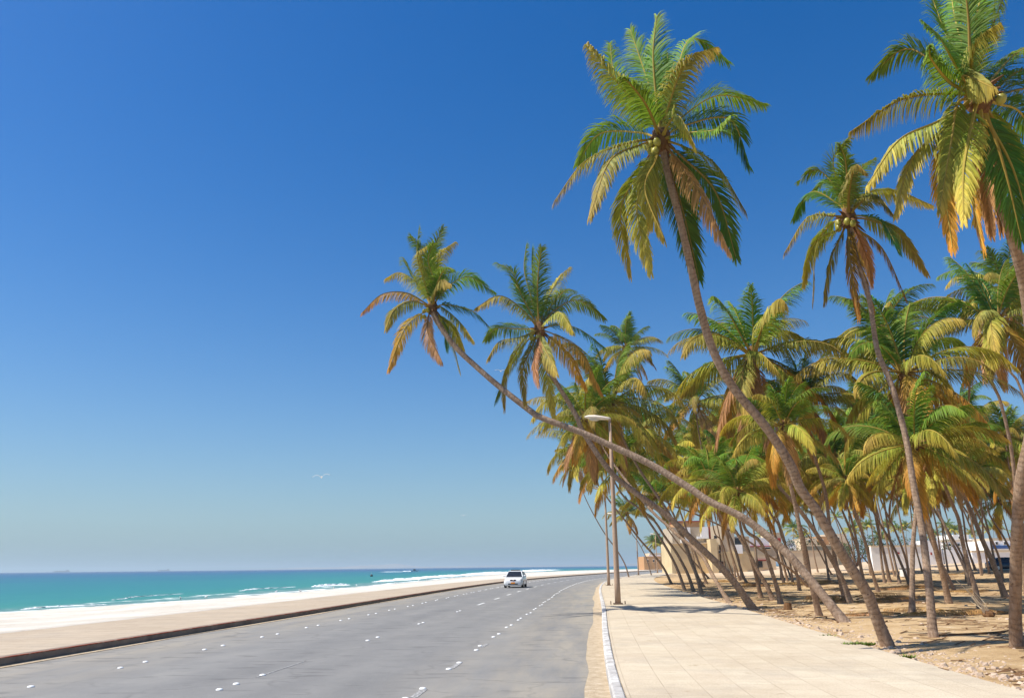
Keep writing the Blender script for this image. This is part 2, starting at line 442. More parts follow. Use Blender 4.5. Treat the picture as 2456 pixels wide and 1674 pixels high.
def grid_quads(nr, nc):
    i = np.arange(nr-1)[:, None]*nc+np.arange(nc-1)[None, :]
    return np.stack([i, i+1, i+nc+1, i+nc], -1).reshape(-1, 4)
ORD = ['zeroth','first','second','third','fourth','fifth','sixth','seventh','eighth','ninth','tenth','eleventh','twelfth','thirteenth','fourteenth','fifteenth','sixteenth','seventeenth','eighteenth','nineteenth']
TENS = {20:'twent',30:'thirt',40:'fort',50:'fift',60:'sixt',70:'sevent',80:'eight',90:'ninet'}
def ordw(k):
    if k < 20: return ORD[k]
    t, u = k//10*10, k % 10
    return TENS[t]+('ieth' if u == 0 else 'y-'+ORD[u])

# ------------------------------------------------------------ setting
def build_ground():
    ys = np.concatenate([np.arange(-40, 80, 1.0), np.arange(80, 200, 3.0), np.geomspace(200, 3000, 60)])
    offs = np.concatenate([-np.geomspace(300, 70, 10), np.arange(-66, -11, 1.5), [-10.72, -10.45, -10.4, -3, 3, 11.2, 11.3, 11.42], np.arange(11.7, 60, .9), np.arange(60, 120, 4), np.geomspace(122, 4000, 26)])
    Y = np.repeat(ys[:, None], len(offs), 1); X = CEN(Y)+offs[None, :]
    Z = ground_z(X, Y)
    off = X-CEN(Y)
    Z = np.where((off > -10.5) & (off < 11.35), -.12, Z)
    V = np.stack([X, Y, Z], -1).reshape(-1, 3)
    beach = (off < 0).astype(float)
    wet = 1-ss(-.95, -.62, Z); far = ss(75, 140, Y)*ss(14, 24, off)
    near = ss(11.3, 12.3, off)
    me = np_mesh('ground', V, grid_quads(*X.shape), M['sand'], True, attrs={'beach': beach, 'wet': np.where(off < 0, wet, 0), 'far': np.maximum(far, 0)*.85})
    link(bpy.data.objects.new('ground', me), kind='structure')
build_ground()
def strip(name, mat, o0, o1, z, y0=-30, y1=1500, n_off=2, kind='structure', jag=0.0, seed=0, ncol=None, crown=0.0, skirt=0):
    ys = np.concatenate([np.arange(y0, 120, 1.0), np.geomspace(120, y1, 90)])
    offs = np.linspace(o0, o1, n_off)
    V = []; UV = []
    rr = np.random.RandomState(seed)
    js = rr.uniform(-1, 1, len(ys)); js = np.convolve(js, [.25,.5,.25], 'same')*jag
    for k, o in enumerate(offs):
        oo = o+(js if k == (0 if abs(o0) < abs(o1) else len(offs)-1) else 0)
        x, y = road_pt(ys, oo)
        V.append(np.stack([x, y, np.full_like(x, z)+crown*(1-(o/6.0)**2)], -1)); UV.append(np.stack([np.full_like(x, o), ys], -1))
    V = np.stack(V, 1); UV = np.stack(UV, 1)
    if skirt:
        a = V[:, :1].copy(); a[..., 2] -= skirt; b = V[:, -1:].copy(); b[..., 2] -= skirt
        V = np.concatenate([a, V, b], 1); UV = np.concatenate([UV[:, :1], UV, UV[:, -1:]], 1)
    me = np_mesh(name, V.reshape(-1, 3), grid_quads(len(ys), V.shape[1]), mat, False, uv=UV.reshape(-1, 2))
    return link(bpy.data.objects.new(name, me), kind=kind)
strip('road', M['asphalt'], -5.95, 6.0, 0.0, n_off=9)
strip('pavement', M['pavement'], 6.19, 11.4, .15, n_off=3, skirt=.3)
strip('promenade', M['promenade'], -10.62, -6.18, .155, n_off=3, skirt=.3)
strip('left_kerb', M['kerb_dark'], -6.18, -5.9, .16, n_off=2, skirt=.25)
strip('kerb_edge_paint', M['kerb_red'], -5.965, -5.896, .165, n_off=2, skirt=.022)
strip('gutter_sand', M['gutter'], 5.68, 6.02, .012, y1=140, n_off=3, jag=.10, seed=3)
strip('gutter_dust', M['gutter'], -5.92, -5.66, .010, y1=140, n_off=3, jag=.10, seed=5)
def kerb_blocks():
    mb = MB(); sh = []
    y = 4.0; r = random.Random(2)
    while y < 140:
        L = .48 if y < 60 else 2.0
        x0, ya = road_pt(y, 6.10); x1, yb = road_pt(y+L, 6.10)
        ang = math.atan2(yb-ya, x1-x0)
        before = len(mb.v)
        mb.box(((x0+x1)/2+r.uniform(-.006, .006), (ya+yb)/2, .015+r.uniform(-.005, .005)), (math.hypot(x1-x0, yb-ya)-.012, .165, .29), ang, bev=.025)
        v = 0.0 if r.random() < .6 else r.uniform(.2, .8)
        sh += [v]*(len(mb.v)-before); y += L
    o = mb.build('kerbstones', M['kerb_white'], kind='structure')
    a = o.data.attributes.new('shade', 'FLOAT', 'POINT'); a.data.foreach_set('value', sh)
kerb_blocks()
strip('far_kerb', M['kerb_white'], 6.0, 6.22, .155, y0=140, n_off=2, skirt=.2)
# painted lane dashes
def dashes():
    mb = MB()
    def d(off, ya, yb, w, z=.0):
        (xa, y0), (xb, y1) = road_pt(ya, off), road_pt(yb, off)
        mb.add([(xa-w/2, y0, zz) for zz in ()]+[(x+q*w/2, y, zz) for zz in (-.02, z+.006) for x, y, q in ((xa,y0,-1),(xa,y0,1),(xb,y1,1),(xb,y1,-1))], [(4,5,6,7),(0,1,5,4),(1,2,6,5),(2,3,7,6),(3,0,4,7)])
    for a in np.arange(39.8, 230, 6.6): d(0, a, a+2.3, .13)
    for a in np.arange(130, 260, 3.3):
        d(3.2, a, a+.9, .09); d(-3.2, a, a+.9, .09)
    mb.build('lane_markings', M['line'], kind='structure')
    mb = MB()
    d(0, 14.3, 16.6, .035); d(0, 33.7, 35.0, .11); d(3.2, 12.2, 13.0, .11); d(3.2, 15.5, 16.5, .10); d(3.22, 19.4, 20.2, .08); d(0, 26.7, 27.8, .08)
    mb.build('worn_lane_markings', M['line_worn'], kind='structure')
dashes()
def studs():
    me = None
    mb = MB(); n = 12
    for r, z in ((.056, 0), (.054, .010), (.040, .020), (.016, .025)):
        mb.v += [(r*math.cos(2*math.pi*k/n), r*math.sin(2*math.pi*k/n), z) for k in range(n)]
    for i in range(3):
        for k in range(n): mb.f.append((i*n+k, i*n+(k+1) % n, (i+1)*n+(k+1) % n, (i+1)*n+k)); mb.mi.append(0)
    mb.f.append(tuple(3*n+k for k in range(n))); mb.mi.append(0)
    first = mb.build('road_stud', M['stud_white'], smooth=True); me = first.data
    used = [False]
    def put(off, y, label):
        if used[0]: o = first.copy(); col.objects.link(o)
        else: o = first; used[0] = True
        x, yy = road_pt(y, off)
        o.location = (x, yy, .001); o['label'] = label; o['category'] = 'road stud'; o['group'] = 'white studs along the lane lines'
        return o
    miss = {('r', 3)}
    for key, off, y0, name in (('l', -3.25, 12.2, 'seaward'), ('r', 3.15, 12.1, 'kerbside')):
        k = 1; y = y0
        while y < 128:
            put(off+random.uniform(-.05, .05), y, f'white road stud, nearer one of the {ordw(k)} {name}-line pair up from the bottom edge')
            put(off+random.uniform(-.05, .05), y+.95, f'white road stud, farther one of the {ordw(k)} {name}-line pair up from the bottom edge')
            y += 3.31; k += 1
    for y, w in ((12.9, 'first'), (13.5, 'second'), (14.55, 'third'), (21.05, 'fourth'), (22.0, 'fifth'), (26.9, 'sixth'), (27.5, 'seventh'), (33.9, 'eighth'), (34.6, 'ninth')):
        put(0, y, f'white road stud on the middle lane line, {w} up from the bottom edge')
studs()

def build_sea():
    ys = np.concatenate([-np.geomspace(6000, 320, 12), np.arange(-300, 300, 6.0), np.geomspace(300, 14500, 70)])
    vs = np.concatenate([[-3, -1.5, 0, 1, 2, 3, 4.5, 6, 8, 10, 13, 17, 22], np.geomspace(28, 13500, 50)])
    Y = np.repeat(ys[:, None], len(vs), 1)
    X = SHO(Y)-vs[None, :]+.9*np.sin(Y*.11)*np.exp(-vs[None, :]/12)+.5*np.sin(Y*.31+1)*np.exp(-vs[None, :]/8)
    Z = np.full_like(X, -.985)
    V = np.stack([X, Y, Z], -1).reshape(-1, 3)
    D = np.repeat(vs[None, :], len(ys), 0)
    # true distance offshore (shore runs diagonal far away)
    sl = (SHO(Y+5)-SHO(Y-5))/10.0
    D = D/np.sqrt(1+sl*sl)
    me = np_mesh('sea', V, grid_quads(*X.shape)[:, ::-1], M['sea'], True, attrs={'shore': np.maximum(D, 0)})
    link(bpy.data.objects.new('sea', me), kind='structure')
build_sea()
def breaker(pa, pb, h, w, seed):
    """a low curling line of white water between two points"""
    r = random.Random(seed); a = on_plane(*pa, -1.0); b = on_plane(*pb, -1.0)
    n = 44; V = []; 
    prof = [(-1.0, -.02), (-.6, .35), (-.25, .8), (0, 1.0), (.22, .85), (.35, .45), (.75, .16), (1.5, .05), (2.4, -.02)]
    t = (b-a).normalized(); s = Vector((t.y, -t.x, 0))
    if s.x < 0: s = -s
    hh = [r.random() for _ in range(n+1)]
    for i in range(n+1):
        u = i/n; env = math.sin(math.pi*min(1, u*1.05+.0))**.55 if u < .95 else .3
        env *= (.55+.45*hh[i]); c = a+(b-a)*u+s*(.7*math.sin(u*7+seed)+.3*r.uniform(-1, 1))
        for x, z in prof:
            V.append(c+s*(x*w*(.7+.5*hh[i])+r.uniform(-.1, .1))+Vector((0, 0, .02+z*h*env+(r.uniform(-.05, .05)*h if z > .1 else -.03))))
    me = np_mesh('breaking_wave', [tuple(v) for v in V], grid_quads(n+1, len(prof)), M['foam'], True)
    return link(bpy.data.objects.new('breaking_wave', me), kind='structure')
breaker((250, 1439), (420, 1424), .09, .14, 1)
breaker((565, 1417), (700, 1407), .15, .2, 2)
breaker((752, 1407), (838, 1402), .38, .5, 3)
breaker((905, 1395), (1020, 1386), .5, 1.4, 4)
breaker((985, 1387), (1120, 1379), .6, 2, 5)
breaker((1090, 1380), (1230, 1372), .9, 3.5, 6)
breaker((1215, 1372), (1330, 1366), .9, 5, 7)
breaker((30, 1462), (240, 1449), .10, .25, 8)

# distant hazy shoreline across the bay
def coast():
    mb = MB(); r = random.Random(4)
    V = []; n = 160
    for i in range(n+1):
        u = i/n; px = 560+u*1150
        p = on_plane(px, 1359+0, 0); d = ray(px, 1358.8-.0109*(px-1228)); Y = 9000
        x = d.x/d.y*Y
        hz = 6+14*abs(math.sin(u*9)*math.sin(u*23+1))*(.4+.6*u)+r.uniform(0, 8)
        if .15 < u < .45: hz += 22*math.exp(-((u-.28)/.05)**2)+30*math.exp(-((u-.34)/.03)**2)
        if u < .12: hz *= u/.12
        V += [(x, Y-60, -2), (x, Y, hz), (x, Y+1500, hz*.6), (x, Y+3000, -2)]
    me = np_mesh('distant_hills', V, grid_quads(n+1, 4), M['coast_rock'], True)
    link(bpy.data.objects.new('distant_hills', me), kind='structure')
coast()

# ------------------------------------------------------------ palms
GREEN = (.040,.135,.016); DGREEN = (.018,.085,.018); YG = (.12,.19,.018); YEL = (.33,.23,.035); ORA = (.44,.19,.03); BRN = (.36,.19,.08); PALE_LIT = (.14,.19,.045); TIPY = (.40,.28,.05); TIPB = (.40,.21,.09)  # the pale green puts the look of sunlit fronds into the leaf colour
KIND = {  # leaf colour near the rib base, at the tip, leaflet lift, droop
 'g': (GREEN, YG, .35, .5), 'd': (DGREEN, GREEN, .3, .6), 'y': (YG, TIPY, .1, 1.1), 'l': (PALE_LIT, YEL, .05, 1.15),
 'o': (YEL, ORA, -.1, 1.1), 'b': (BRN, TIPB, -.2, 1.3)}
def catmull(P, n):
    P = np.asarray(P, float); P = np.vstack([2*P[0]-P[1], P, 2*P[-1]-P[-2]])
    seg = len(P)-3; t = np.linspace(0, seg-1e-6, n); i = t.astype(int); f = (t-i)[:, None]
    p0, p1, p2, p3 = P[i], P[i+1], P[i+2], P[i+3]
    return .5*((2*p1)+(-p0+p2)*f+(2*p0-5*p1+4*p2-p3)*f**2+(-p0+3*p1-3*p2+p3)*f**3)
def nrm(a): return a/np.maximum(np.linalg.norm(a, axis=-1, keepdims=True), 1e-9)
def frond_mesh(pts, kind, seed, nl=64, leaf=.72, wid=.045, side=None, twist=0.0, tw0=0.0):
    r = np.random.RandomState(seed)
    C = catmull(pts, 28)
    seglen = np.r_[0, np.cumsum(np.linalg.norm(np.diff(C, axis=0), axis=1))]; L = seglen[-1]
    ca, cb, lift, droop = KIND[kind]
    ca = np.array(ca)*r.uniform(.8, 1.25); cb = np.array(cb)*r.uniform(.8, 1.2)
    T = nrm(np.gradient(C, axis=0))
    if side is None:
        ch = C[-1]-C[0]; side = np.array([ch[1], -ch[0], 0.0])
        if np.linalg.norm(side) < .3: side = np.array([1.0, .3, 0])
    side = nrm(side)
    V = []; Q = []; K = []
    # leaflets
    t = np.sort(np.clip(np.linspace(.13, .995, nl)+r.uniform(-.3, .3, nl)/nl, 0, 1))
    def samp(A, tt):
        s = tt*L; return np.stack([np.interp(s, seglen, A[:, k]) for k in range(3)], -1)
    base = len(V)
    allV = []; allK = []
    for sg in (-1, 1):
        tt = t[r.uniform(size=nl) > .04]; m = len(tt)
        p0 = samp(C, tt); Tt = nrm(samp(T, tt))
        tw = tw0+twist*tt
        S = side[None, :]-Tt*(Tt @ side)[:, None]; S = nrm(S)
        Nn = nrm(np.cross(S, Tt)); Nn = np.where((Nn[:, 2:] < 0) & (abs(Tt[:, 2:]) < .6), -Nn, Nn)
        # keep one consistent normal side
        ref = Nn[min(3, m-1)]; Nn = np.where((Nn @ ref)[:, None] < 0, -Nn, Nn)
        S2 = S*np.cos(tw)[:, None]+Nn*np.sin(tw)[:, None]; N2 = -S*np.sin(tw)[:, None]+Nn*np.cos(tw)[:, None]
        sw = np.radians(64-44*tt**1.1)+r.uniform(-.12, .12, m)
        grp = np.interp(tt, np.linspace(0, 1, 12), r.uniform(-.22, .22, 12))
        lf = lift+grp+r.uniform(-.13, .13, m)
        d = Tt*np.cos(sw)[:, None]+(sg*S2*np.cos(lf)[:, None]+N2*np.sin(lf)[:, None])*np.sin(sw)[:, None]
        d = nrm(d)
        ln = leaf*np.clip(np.interp(tt, [0, .13, .3, .6, .85, 1], [.3, .55, 1, .95, .68, .38]), 0, 1)*r.uniform(.82, 1.1, m)
        g = np.array([0, 0, -1.0])
        dr = droop*(.55+.75*tt)*(.65+.85*np.sqrt(np.clip(1-Tt[:, 2]**2, 0, 1)))*r.uniform(.7, 1.3, m)
        d1 = nrm(d+g*(dr*.35)[:, None]); d2 = nrm(d+g*(dr*1.0)[:, None]); d3 = nrm(d+g*(dr*1.7)[:, None])
        p1 = p0+d1*(ln*.38)[:, None]; p2 = p1+d2*(ln*.36)[:, None]; p3 = p2+d3*(ln*.30)[:, None]
        w = nrm(np.cross(d1, N2)+r.uniform(-.25, .25, (m, 3)))
        ww = wid*r.uniform(.8, 1.2, m)[:, None]
        vs = np.stack([p0-w*ww*.30, p0+w*ww*.30, p1-w*ww*.5, p1+w*ww*.5, p2-w*ww*.36, p2+w*ww*.36, p3-w*ww*.06, p3+w*ww*.06], 1)
        b0 = sum(len(a) for a in allV)
        idx = b0+np.arange(m)[:, None]*8
        q = np.concatenate([idx+np.array([[0, 1, 3, 2]]), idx+np.array([[2, 3, 5, 4]]), idx+np.array([[4, 5, 7, 6]])], 0)
        Q.append(q); allV.append(vs.reshape(-1, 3))
        mixr = np.clip(tt**1.6+r.uniform(-.15, .2, m), 0, 1)[:, None]
        cc = ca*(1-mixr)+cb*mixr; cc = cc*r.uniform(.62, 1.45, (m, 1))
        along = np.array([0, 0, .15, .15, .4, .4, .9, .9])[None, :, None]
        cc = cc[:, None, :]*(1-along*.6)+(cb*1.05)[None, None, :]*along*.6
        allK.append(cc.reshape(-1, 3))
    # rib
    rn = 5; rad = np.interp(np.linspace(0, 1, 28), [0, .12, 1], [.055, .032, .006])
    S = nrm(side[None, :]-T*(T @ side)[:, None]); Nn = np.cross(S, T)
    a = np.arange(rn)*2*np.pi/rn
    R = C[:, None, :]+rad[:, None, None]*(S[:, None, :]*np.cos(a)[None, :, None]*1.25+Nn[:, None, :]*np.sin(a)[None, :, None])
    b0 = sum(len(x) for x in allV); i = np.arange(27)[:, None]*rn+np.arange(rn)[None, :]; j = np.arange(27)[:, None]*rn+(np.arange(rn)+1)[None, :] % rn
    Q.append(b0+np.stack([i, j, j+rn, i+rn], -1).reshape(-1, 4)); allV.append(R.reshape(-1, 3))
    rc = np.array((.34,.24,.05)) if kind not in 'b' else np.array((.26,.14,.06))
    allK.append(np.repeat(rc[None, :], 28*rn, 0))
    return np.vstack(allV), np.vstack(Q), np.vstack(allK)
def frond_data(name, *a, **k):
    V, Q, K = frond_mesh(*a, **k)
    return np_mesh(name, V, Q, M['leaf'], False, cols=np.clip(K, 0, 1))

# library: ribs that start at an elevation and arch over
LIB = {}
def arch(el0, bend, L, seed):
    r = random.Random(seed); p = [Vector((0, 0, 0))]; n = 7; e = el0
    y = 0; yb = r.uniform(-.25, .25)
    for i in range(n):
        p.append(p[-1]+Vector((math.cos(e)*L/n, yb*(i/n)*L/n, math.sin(e)*L/n)))
        e -= bend/n*(1.5*(i+1)/n+.25)
    return [tuple(q) for q in p]
CLASSES = [  # start elevation, bend, length, kinds
 (82, 25, 2.6, 'gg'), (70, 55, 3.1, 'gd'), (55, 75, 3.4, 'gy'), (38, 80, 3.5, 'gy'), (18, 72, 3.5, 'yl'),
 (-5, 62, 3.5, 'yy'), (-32, 42, 3.3, 'yo'), (-60, 20, 3.2, 'ob')]
for ci, (e, b, L, ks) in enumerate(CLASSES):
    for v in range(4):
        k = ks[v % 2]
        LIB[(ci, v)] = frond_data('frond', arch(D2R(e+random.uniform(-6, 6)), D2R(b*random.uniform(.8, 1.25)), L*random.uniform(.92, 1.06), ci*10+v), k, ci*31+v, nl=90, leaf=.84, wid=.038, side=np.array([0, 1.0, 0]), twist=random.uniform(-.5, .5), tw0=random.uniform(-.5, .5))
for v in range(4):   # dry fallen ones, lying flat
    LIB[('dry', v)] = frond_data('frond', [(0, 0, .02), (1, .1, .16), (2, .0, .14), (3.0, -.3, .03)], 'b', 900+v, nl=50, leaf=.6, wid=.035, side=np.array([0, 1.0, 0]), twist=0)
nut_mesh = MB().ball((0, 0, 0), .095, 9, 6, (1, 1, 1.25)).build('coconut', M['coconut_green'], smooth=True)
nut_data = nut_mesh.data; bpy.data.objects.remove(nut_mesh)

def trunk_data(pts, r0, r1, hero, flare=1.35):
    P = np.asarray(pts, float)
    L = np.linalg.norm(np.diff(P, axis=0), axis=1).sum()
    n = int(max(16, L/(.037 if hero else .30))); sides = 18 if hero else 9
    C = catmull(P, n); s = np.r_[0, np.cumsum(np.linalg.norm(np.diff(C, axis=0), axis=1))]; u = s/s[-1]
    T = nrm(np.gradient(C, axis=0))
    A = nrm(np.cross(T, np.array([0, 1.0, 0]))); B = np.cross(T, A)
    rr = .9*(r0+(r1-r0)*u**.8); rr = rr*(1+(flare-1)*np.exp(-s/.45))
    rs = np.random.RandomState(int(abs(P[0, 0]*100)) % 9999)
    if hero:
        saw = (s*9.0) % 1.0
        rr = rr*(1+.055*(saw-.5))*(1+.03*np.interp(s, np.linspace(0, s[-1], 60), rs.uniform(-1, 1, 60)))
    a = np.arange(sides+1)*2*np.pi/sides
    lump = 1+.04*np.sin(a*3+s[:, None]*.8)
    R = C[:, None, :]+(rr[:, None]*lump)[..., None]*(A[:, None, :]*np.cos(a)[None, :, None]+B[:, None, :]*np.sin(a)[None, :, None])
    UV = np.stack([np.repeat(a[None, :]/6.283, n, 0), np.repeat(s[:, None], sides+1, 1)], -1)
    return np_mesh('trunk', R.reshape(-1, 3), grid_quads(n, sides+1), M['bark'], True, uv=UV.reshape(-1, 2))
def crown_core(center, r, seed):
    """fibrous heart of the crown with old frond stubs"""
    rnd = random.Random(seed); mb = MB()
    mb.ball((center[0], center[1], center[2]-.05*r), r, 10, 7, (1, 1, 1.5), .12, rnd)
    for k in range(16):
        a = rnd.uniform(0, 6.283); e = rnd.uniform(-1.0, .5); L = rnd.uniform(.35, .8)*r*3.2
        d = Vector((math.cos(a)*math.cos(e), math.sin(a)*math.cos(e), math.sin(e)))
        c = Vector(center)+Vector((0, 0, -.2*r))
        mb.tube([c+d*r*.5, c+d*L*.6, c+d*L+Vector((0, 0, -.1*L))], [.06*r/.2, .035*r/.2, .01], 5)
    return mb
def make_palm(label, group, trunk_px, base, dep_top, r0, r1, seed, hero=False, flare=1.35, extra=None):
    """trunk_px runs from crown down to base; returns root and crown point"""
    n = len(trunk_px); P = []
    lens = [0]
    for i in range(n-1, 0, -1):
        lens.append(lens[-1]+math.hypot(trunk_px[i][0]-trunk_px[i-1][0], trunk_px[i][1]-trunk_px[i-1][1]))
    for j, i in enumerate(range(n-1, -1, -1)):
        u = lens[j]/lens[-1]; Y = base.y+(dep_top-base.y)*u
        P.append(base.copy() if j == 0 else at_depth(*trunk_px[i], Y))
    P[0].z -= .12
    root = empty('palm_tree', (base.x, base.y, base.z), label, 'palm tree', group)
    loc = [p-base for p in P]
    me = trunk_data([tuple(p) for p in loc], r0, r1, hero, flare)
    link(bpy.data.objects.new('trunk', me), root)
    return root, loc[-1], base
def lib_crown(root, c, scale, seed, nf=23, lean=0.0, nuts=0, ori=0):
    r = random.Random(seed)
    crown_core(c, .21*scale, seed).build('crown_heart', M['husk_brown'], root)
    # list of classes from youngest to oldest
    seq = [0, 0, 1, 1, 1, 2, 2, 2, 3, 3, 3, 4, 4, 4, 4, 5, 5, 5, 6, 6, 6, 6, 7, 7, 7][:nf] if nf <= 25 else [0, 0, 1, 1, 1, 2, 2, 2, 2, 3, 3, 3, 4, 4, 4, 4, 5, 5, 5, 5, 6, 6, 6, 6, 7, 7, 7, 7]
    a = r.uniform(0, 6.28)
    for ci in seq:
        a += 2.39996+r.uniform(-.25, .25)
        o = bpy.data.objects.new('frond', LIB[(ci, r.randrange(4))])
        o.location = c+Vector((math.cos(a), math.sin(a), 0))*.12*scale
        o.rotation_euler = (r.uniform(-.18, .18), r.uniform(-.12, .12), a)
        q = scale*r.uniform(.85, 1.12); o.scale = (q, q, q)
        link(o, root)
    for k in range(nuts):
        an = r.uniform(0, 6.28)
        o = bpy.data.objects.new('coconut', nut_data); o.location = c+Vector((math.cos(an)*.3, math.sin(an)*.3, -.25-r.uniform(0, .35)))*scale
        link(o, root)

# ---- the five big palms, fronds laid out one by one
def Z3(x, y): return (850+x/3.168, 520+y/3.168)
def Z4(x, y): return (1300+x/2.4, 20+y/2.4)
def Z5(x, y): return (1850+x/2.084, y/2.084)
HERO = []
HERO.append(dict(lab='long palm bowing low over the pavement, its trunk nearly level, leftmost crown of all', Z=Z3, c=(592, 690), Lf=3.6, depth=31.0, r=(.145, .120), seed=11,
 trunk=[(1046,766),(1090,829),(1143,880),(1197,927),(1270,984),(1300,1002),(1395,1037),(1464,1068),(1552,1109),(1647,1166),(1700,1201),(1788,1245),(1877,1316),(1943,1389),(2031,1491)],
 fr=[('o',-1,(400,580),(210,590),(60,725)),('l',-1,(430,640),(300,710),(240,850)),('y',1,(500,530),(350,425),(235,470)),('g',1,(530,480),(475,290),(490,95)),('l',-1,(520,460),(478,290),(545,225)),
  ('g',1,(585,470),(600,260),(675,85)),('y',-1,(610,490),(650,290),(765,190)),('l',-1,(620,540),(660,480),(725,510)),('g',1,(680,560),(860,458),(1060,570)),('d',1,(700,670),(900,720),(1040,850)),
  ('y',-1,(670,690),(800,800),(905,940)),('y',1,(650,790),(740,960),(805,1180)),('b',-1,(560,770),(560,900),(665,1100)),('o',-1,(520,730),(380,850),(260,1160)),('g',1,(570,450),(520,280),(425,150)),('g',-1,(640,480),(700,390),(750,400)),('g',1,(520,570),(430,430),(370,310)),('g',-1,(600,480),(560,330),(600,200)),('d',1,(640,740),(690,850),(700,1000)),('y',1,(640,760),(740,840),(830,1000))]))
HERO.append(dict(lab='palm leaning left behind the tall lamp post, crown second from the left', Z=Z3, c=(1405, 855), Lf=3.7, depth=30.5, r=(.158, .092), seed=12,
 trunk=[(1305,867),(1333,915),(1380,993),(1401,1040),(1464,1131),(1521,1179),(1552,1201),(1601,1238),(1667,1300),(1725,1355),(1766,1402),(1797,1447),(1813,1462)],
 fr=[('y',-1,(1260,690),(1100,600),(925,690)),('g',1,(1270,600),(1200,420),(1080,350)),('g',1,(1340,600),(1290,400),(1305,215)),('g',-1,(1390,600),(1400,400),(1422,235)),('y',1,(1455,650),(1560,460),(1640,380)),
  ('g',1,(1520,710),(1700,635),(1900,770)),('l',-1,(1480,780),(1560,725),(1660,870)),('d',1,(1560,820),(1720,860),(1900,990)),('o',-1,(1530,900),(1700,1010),(1880,1340)),('l',-1,(1420,950),(1470,1050),(1540,1190)),
  ('y',1,(1430,1010),(1470,1250),(1520,1530)),('b',-1,(1385,1000),(1365,1120),(1400,1270)),('y',-1,(1345,1000),(1280,1160),(1300,1425)),('d',1,(1300,960),(1180,1150),(1075,1400)),('l',-1,(1260,915),(1100,950),(1010,1080)),('g',1,(1230,850),(1080,850),(995,930)),
  ('g',1,(1370,580),(1350,380),(1350,240)),('d',1,(1300,650),(1230,520),(1210,480)),('y',-1,(1290,930),(1150,1200),(1140,1460)),('o',1,(1500,930),(1640,1080),(1760,1300)),('g',1,(1480,700),(1600,560),(1680,560))]))
HERO.append(dict(lab='tallest palm in full view, big crown alone against the sky above the road', Z=Z4, c=(685, 755), Lf=3.45, depth=16.6, r=(.128, .092), seed=13,
 trunk=[(1598,400),(1629,520),(1658,645),(1679,740),(1710,841),(1758,929),(1837,1024),(1893,1109),(1921,1172),(1961,1227),(2016,1322),(2076,1415),(2098,1470),(2133,1550)],
 fr=[('g',1,(550,715),(330,725),(205,890)),('l',-1,(500,775),(250,880),(68,1115)),('l',-1,(560,790),(390,880),(275,1195)),('y',-1,(610,620),(440,440),(265,205)),('g',1,(600,600),(430,420),(390,200)),
  ('g',1,(640,520),(585,350),(508,125)),('g',-1,(655,500),(640,260),(660,50)),('d',1,(680,520),(715,380),(725,260)),('l',-1,(730,560),(830,310),(1000,225)),('g',1,(740,540),(850,180),(1070,305)),
  ('g',1,(790,640),(1010,505),(1275,550)),('d',1,(810,680),(1080,640),(1190,905)),('l',-1,(740,650),(790,625),(880,790)),('y',-1,(820,800),(1000,900),(1175,1175)),('d',1,(810,860),(1000,1060),(1115,1430)),
  ('b',-1,(790,890),(900,1050),(1080,1400)),('d',1,(745,950),(820,1200),(905,1560)),('l',-1,(650,880),(590,1040),(700,1325)),('y',-1,(625,900),(545,1150),(625,1515)),('y',1,(600,900),(455,1150),(505,1535)),
  ('g',-1,(600,560),(500,430),(450,400)),('g',1,(700,560),(700,400),(560,280)),('y',1,(660,900),(650,1100),(590,1280)),('y',1,(760,850),(960,980),(1050,1250)),('g',-1,(850,720),(1000,700),(1080,620)),('d',1,(760,860),(840,1050),(870,1300))]))
HERO.append(dict(lab='tall slim palm with small rusty crown between the two highest crowns', Z=Z5, c=(385, 1090), Lf=2.95, depth=21.0, r=(.102, .064), seed=14,
 trunk=[(2050,585),(2056,620),(2085,720),(2104,839),(2138,923),(2172,1048),(2191,1161),(2206,1238),(2215,1294),(2224,1371),(2231,1437),(2235,1495),(2238,1527)],
 fr=[('g',-1,(345,950),(310,800),(385,695)),('d',1,(370,950),(360,830),(355,745)),('g',1,(330,950),(230,850),(138,905)),('d',1,(330,1020),(200,960),(108,1095)),('y',-1,(310,1080),(180,1090),(62,1270)),
  ('y',-1,(330,1150),(230,1220),(205,1525)),('l',-1,(350,1180),(300,1290),(262,1515)),('o',-1,(405,1180),(450,1350),(515,1540)),('o',-1,(388,1250),(405,1400),(435,1590)),('o',1,(440,1150),(560,1250),(675,1495)),
  ('y',1,(490,1100),(640,1170),(778,1365)),('l',-1,(430,1030),(520,975),(612,1075)),('y',1,(450,980),(600,950),(802,1025)),('g',1,(400,950),(440,850),(520,790)),('l',-1,(390,960),(420,830),(470,860)),('y',1,(300,1120),(200,1250),(160,1420)),('g',1,(350,960),(280,900),(180,980)),('d',-1,(450,1080),(560,1120),(640,1260)),('b',1,(420,1150),(480,1300),(500,1420)),('g',-1,(380,950),(370,800),(340,720))]))
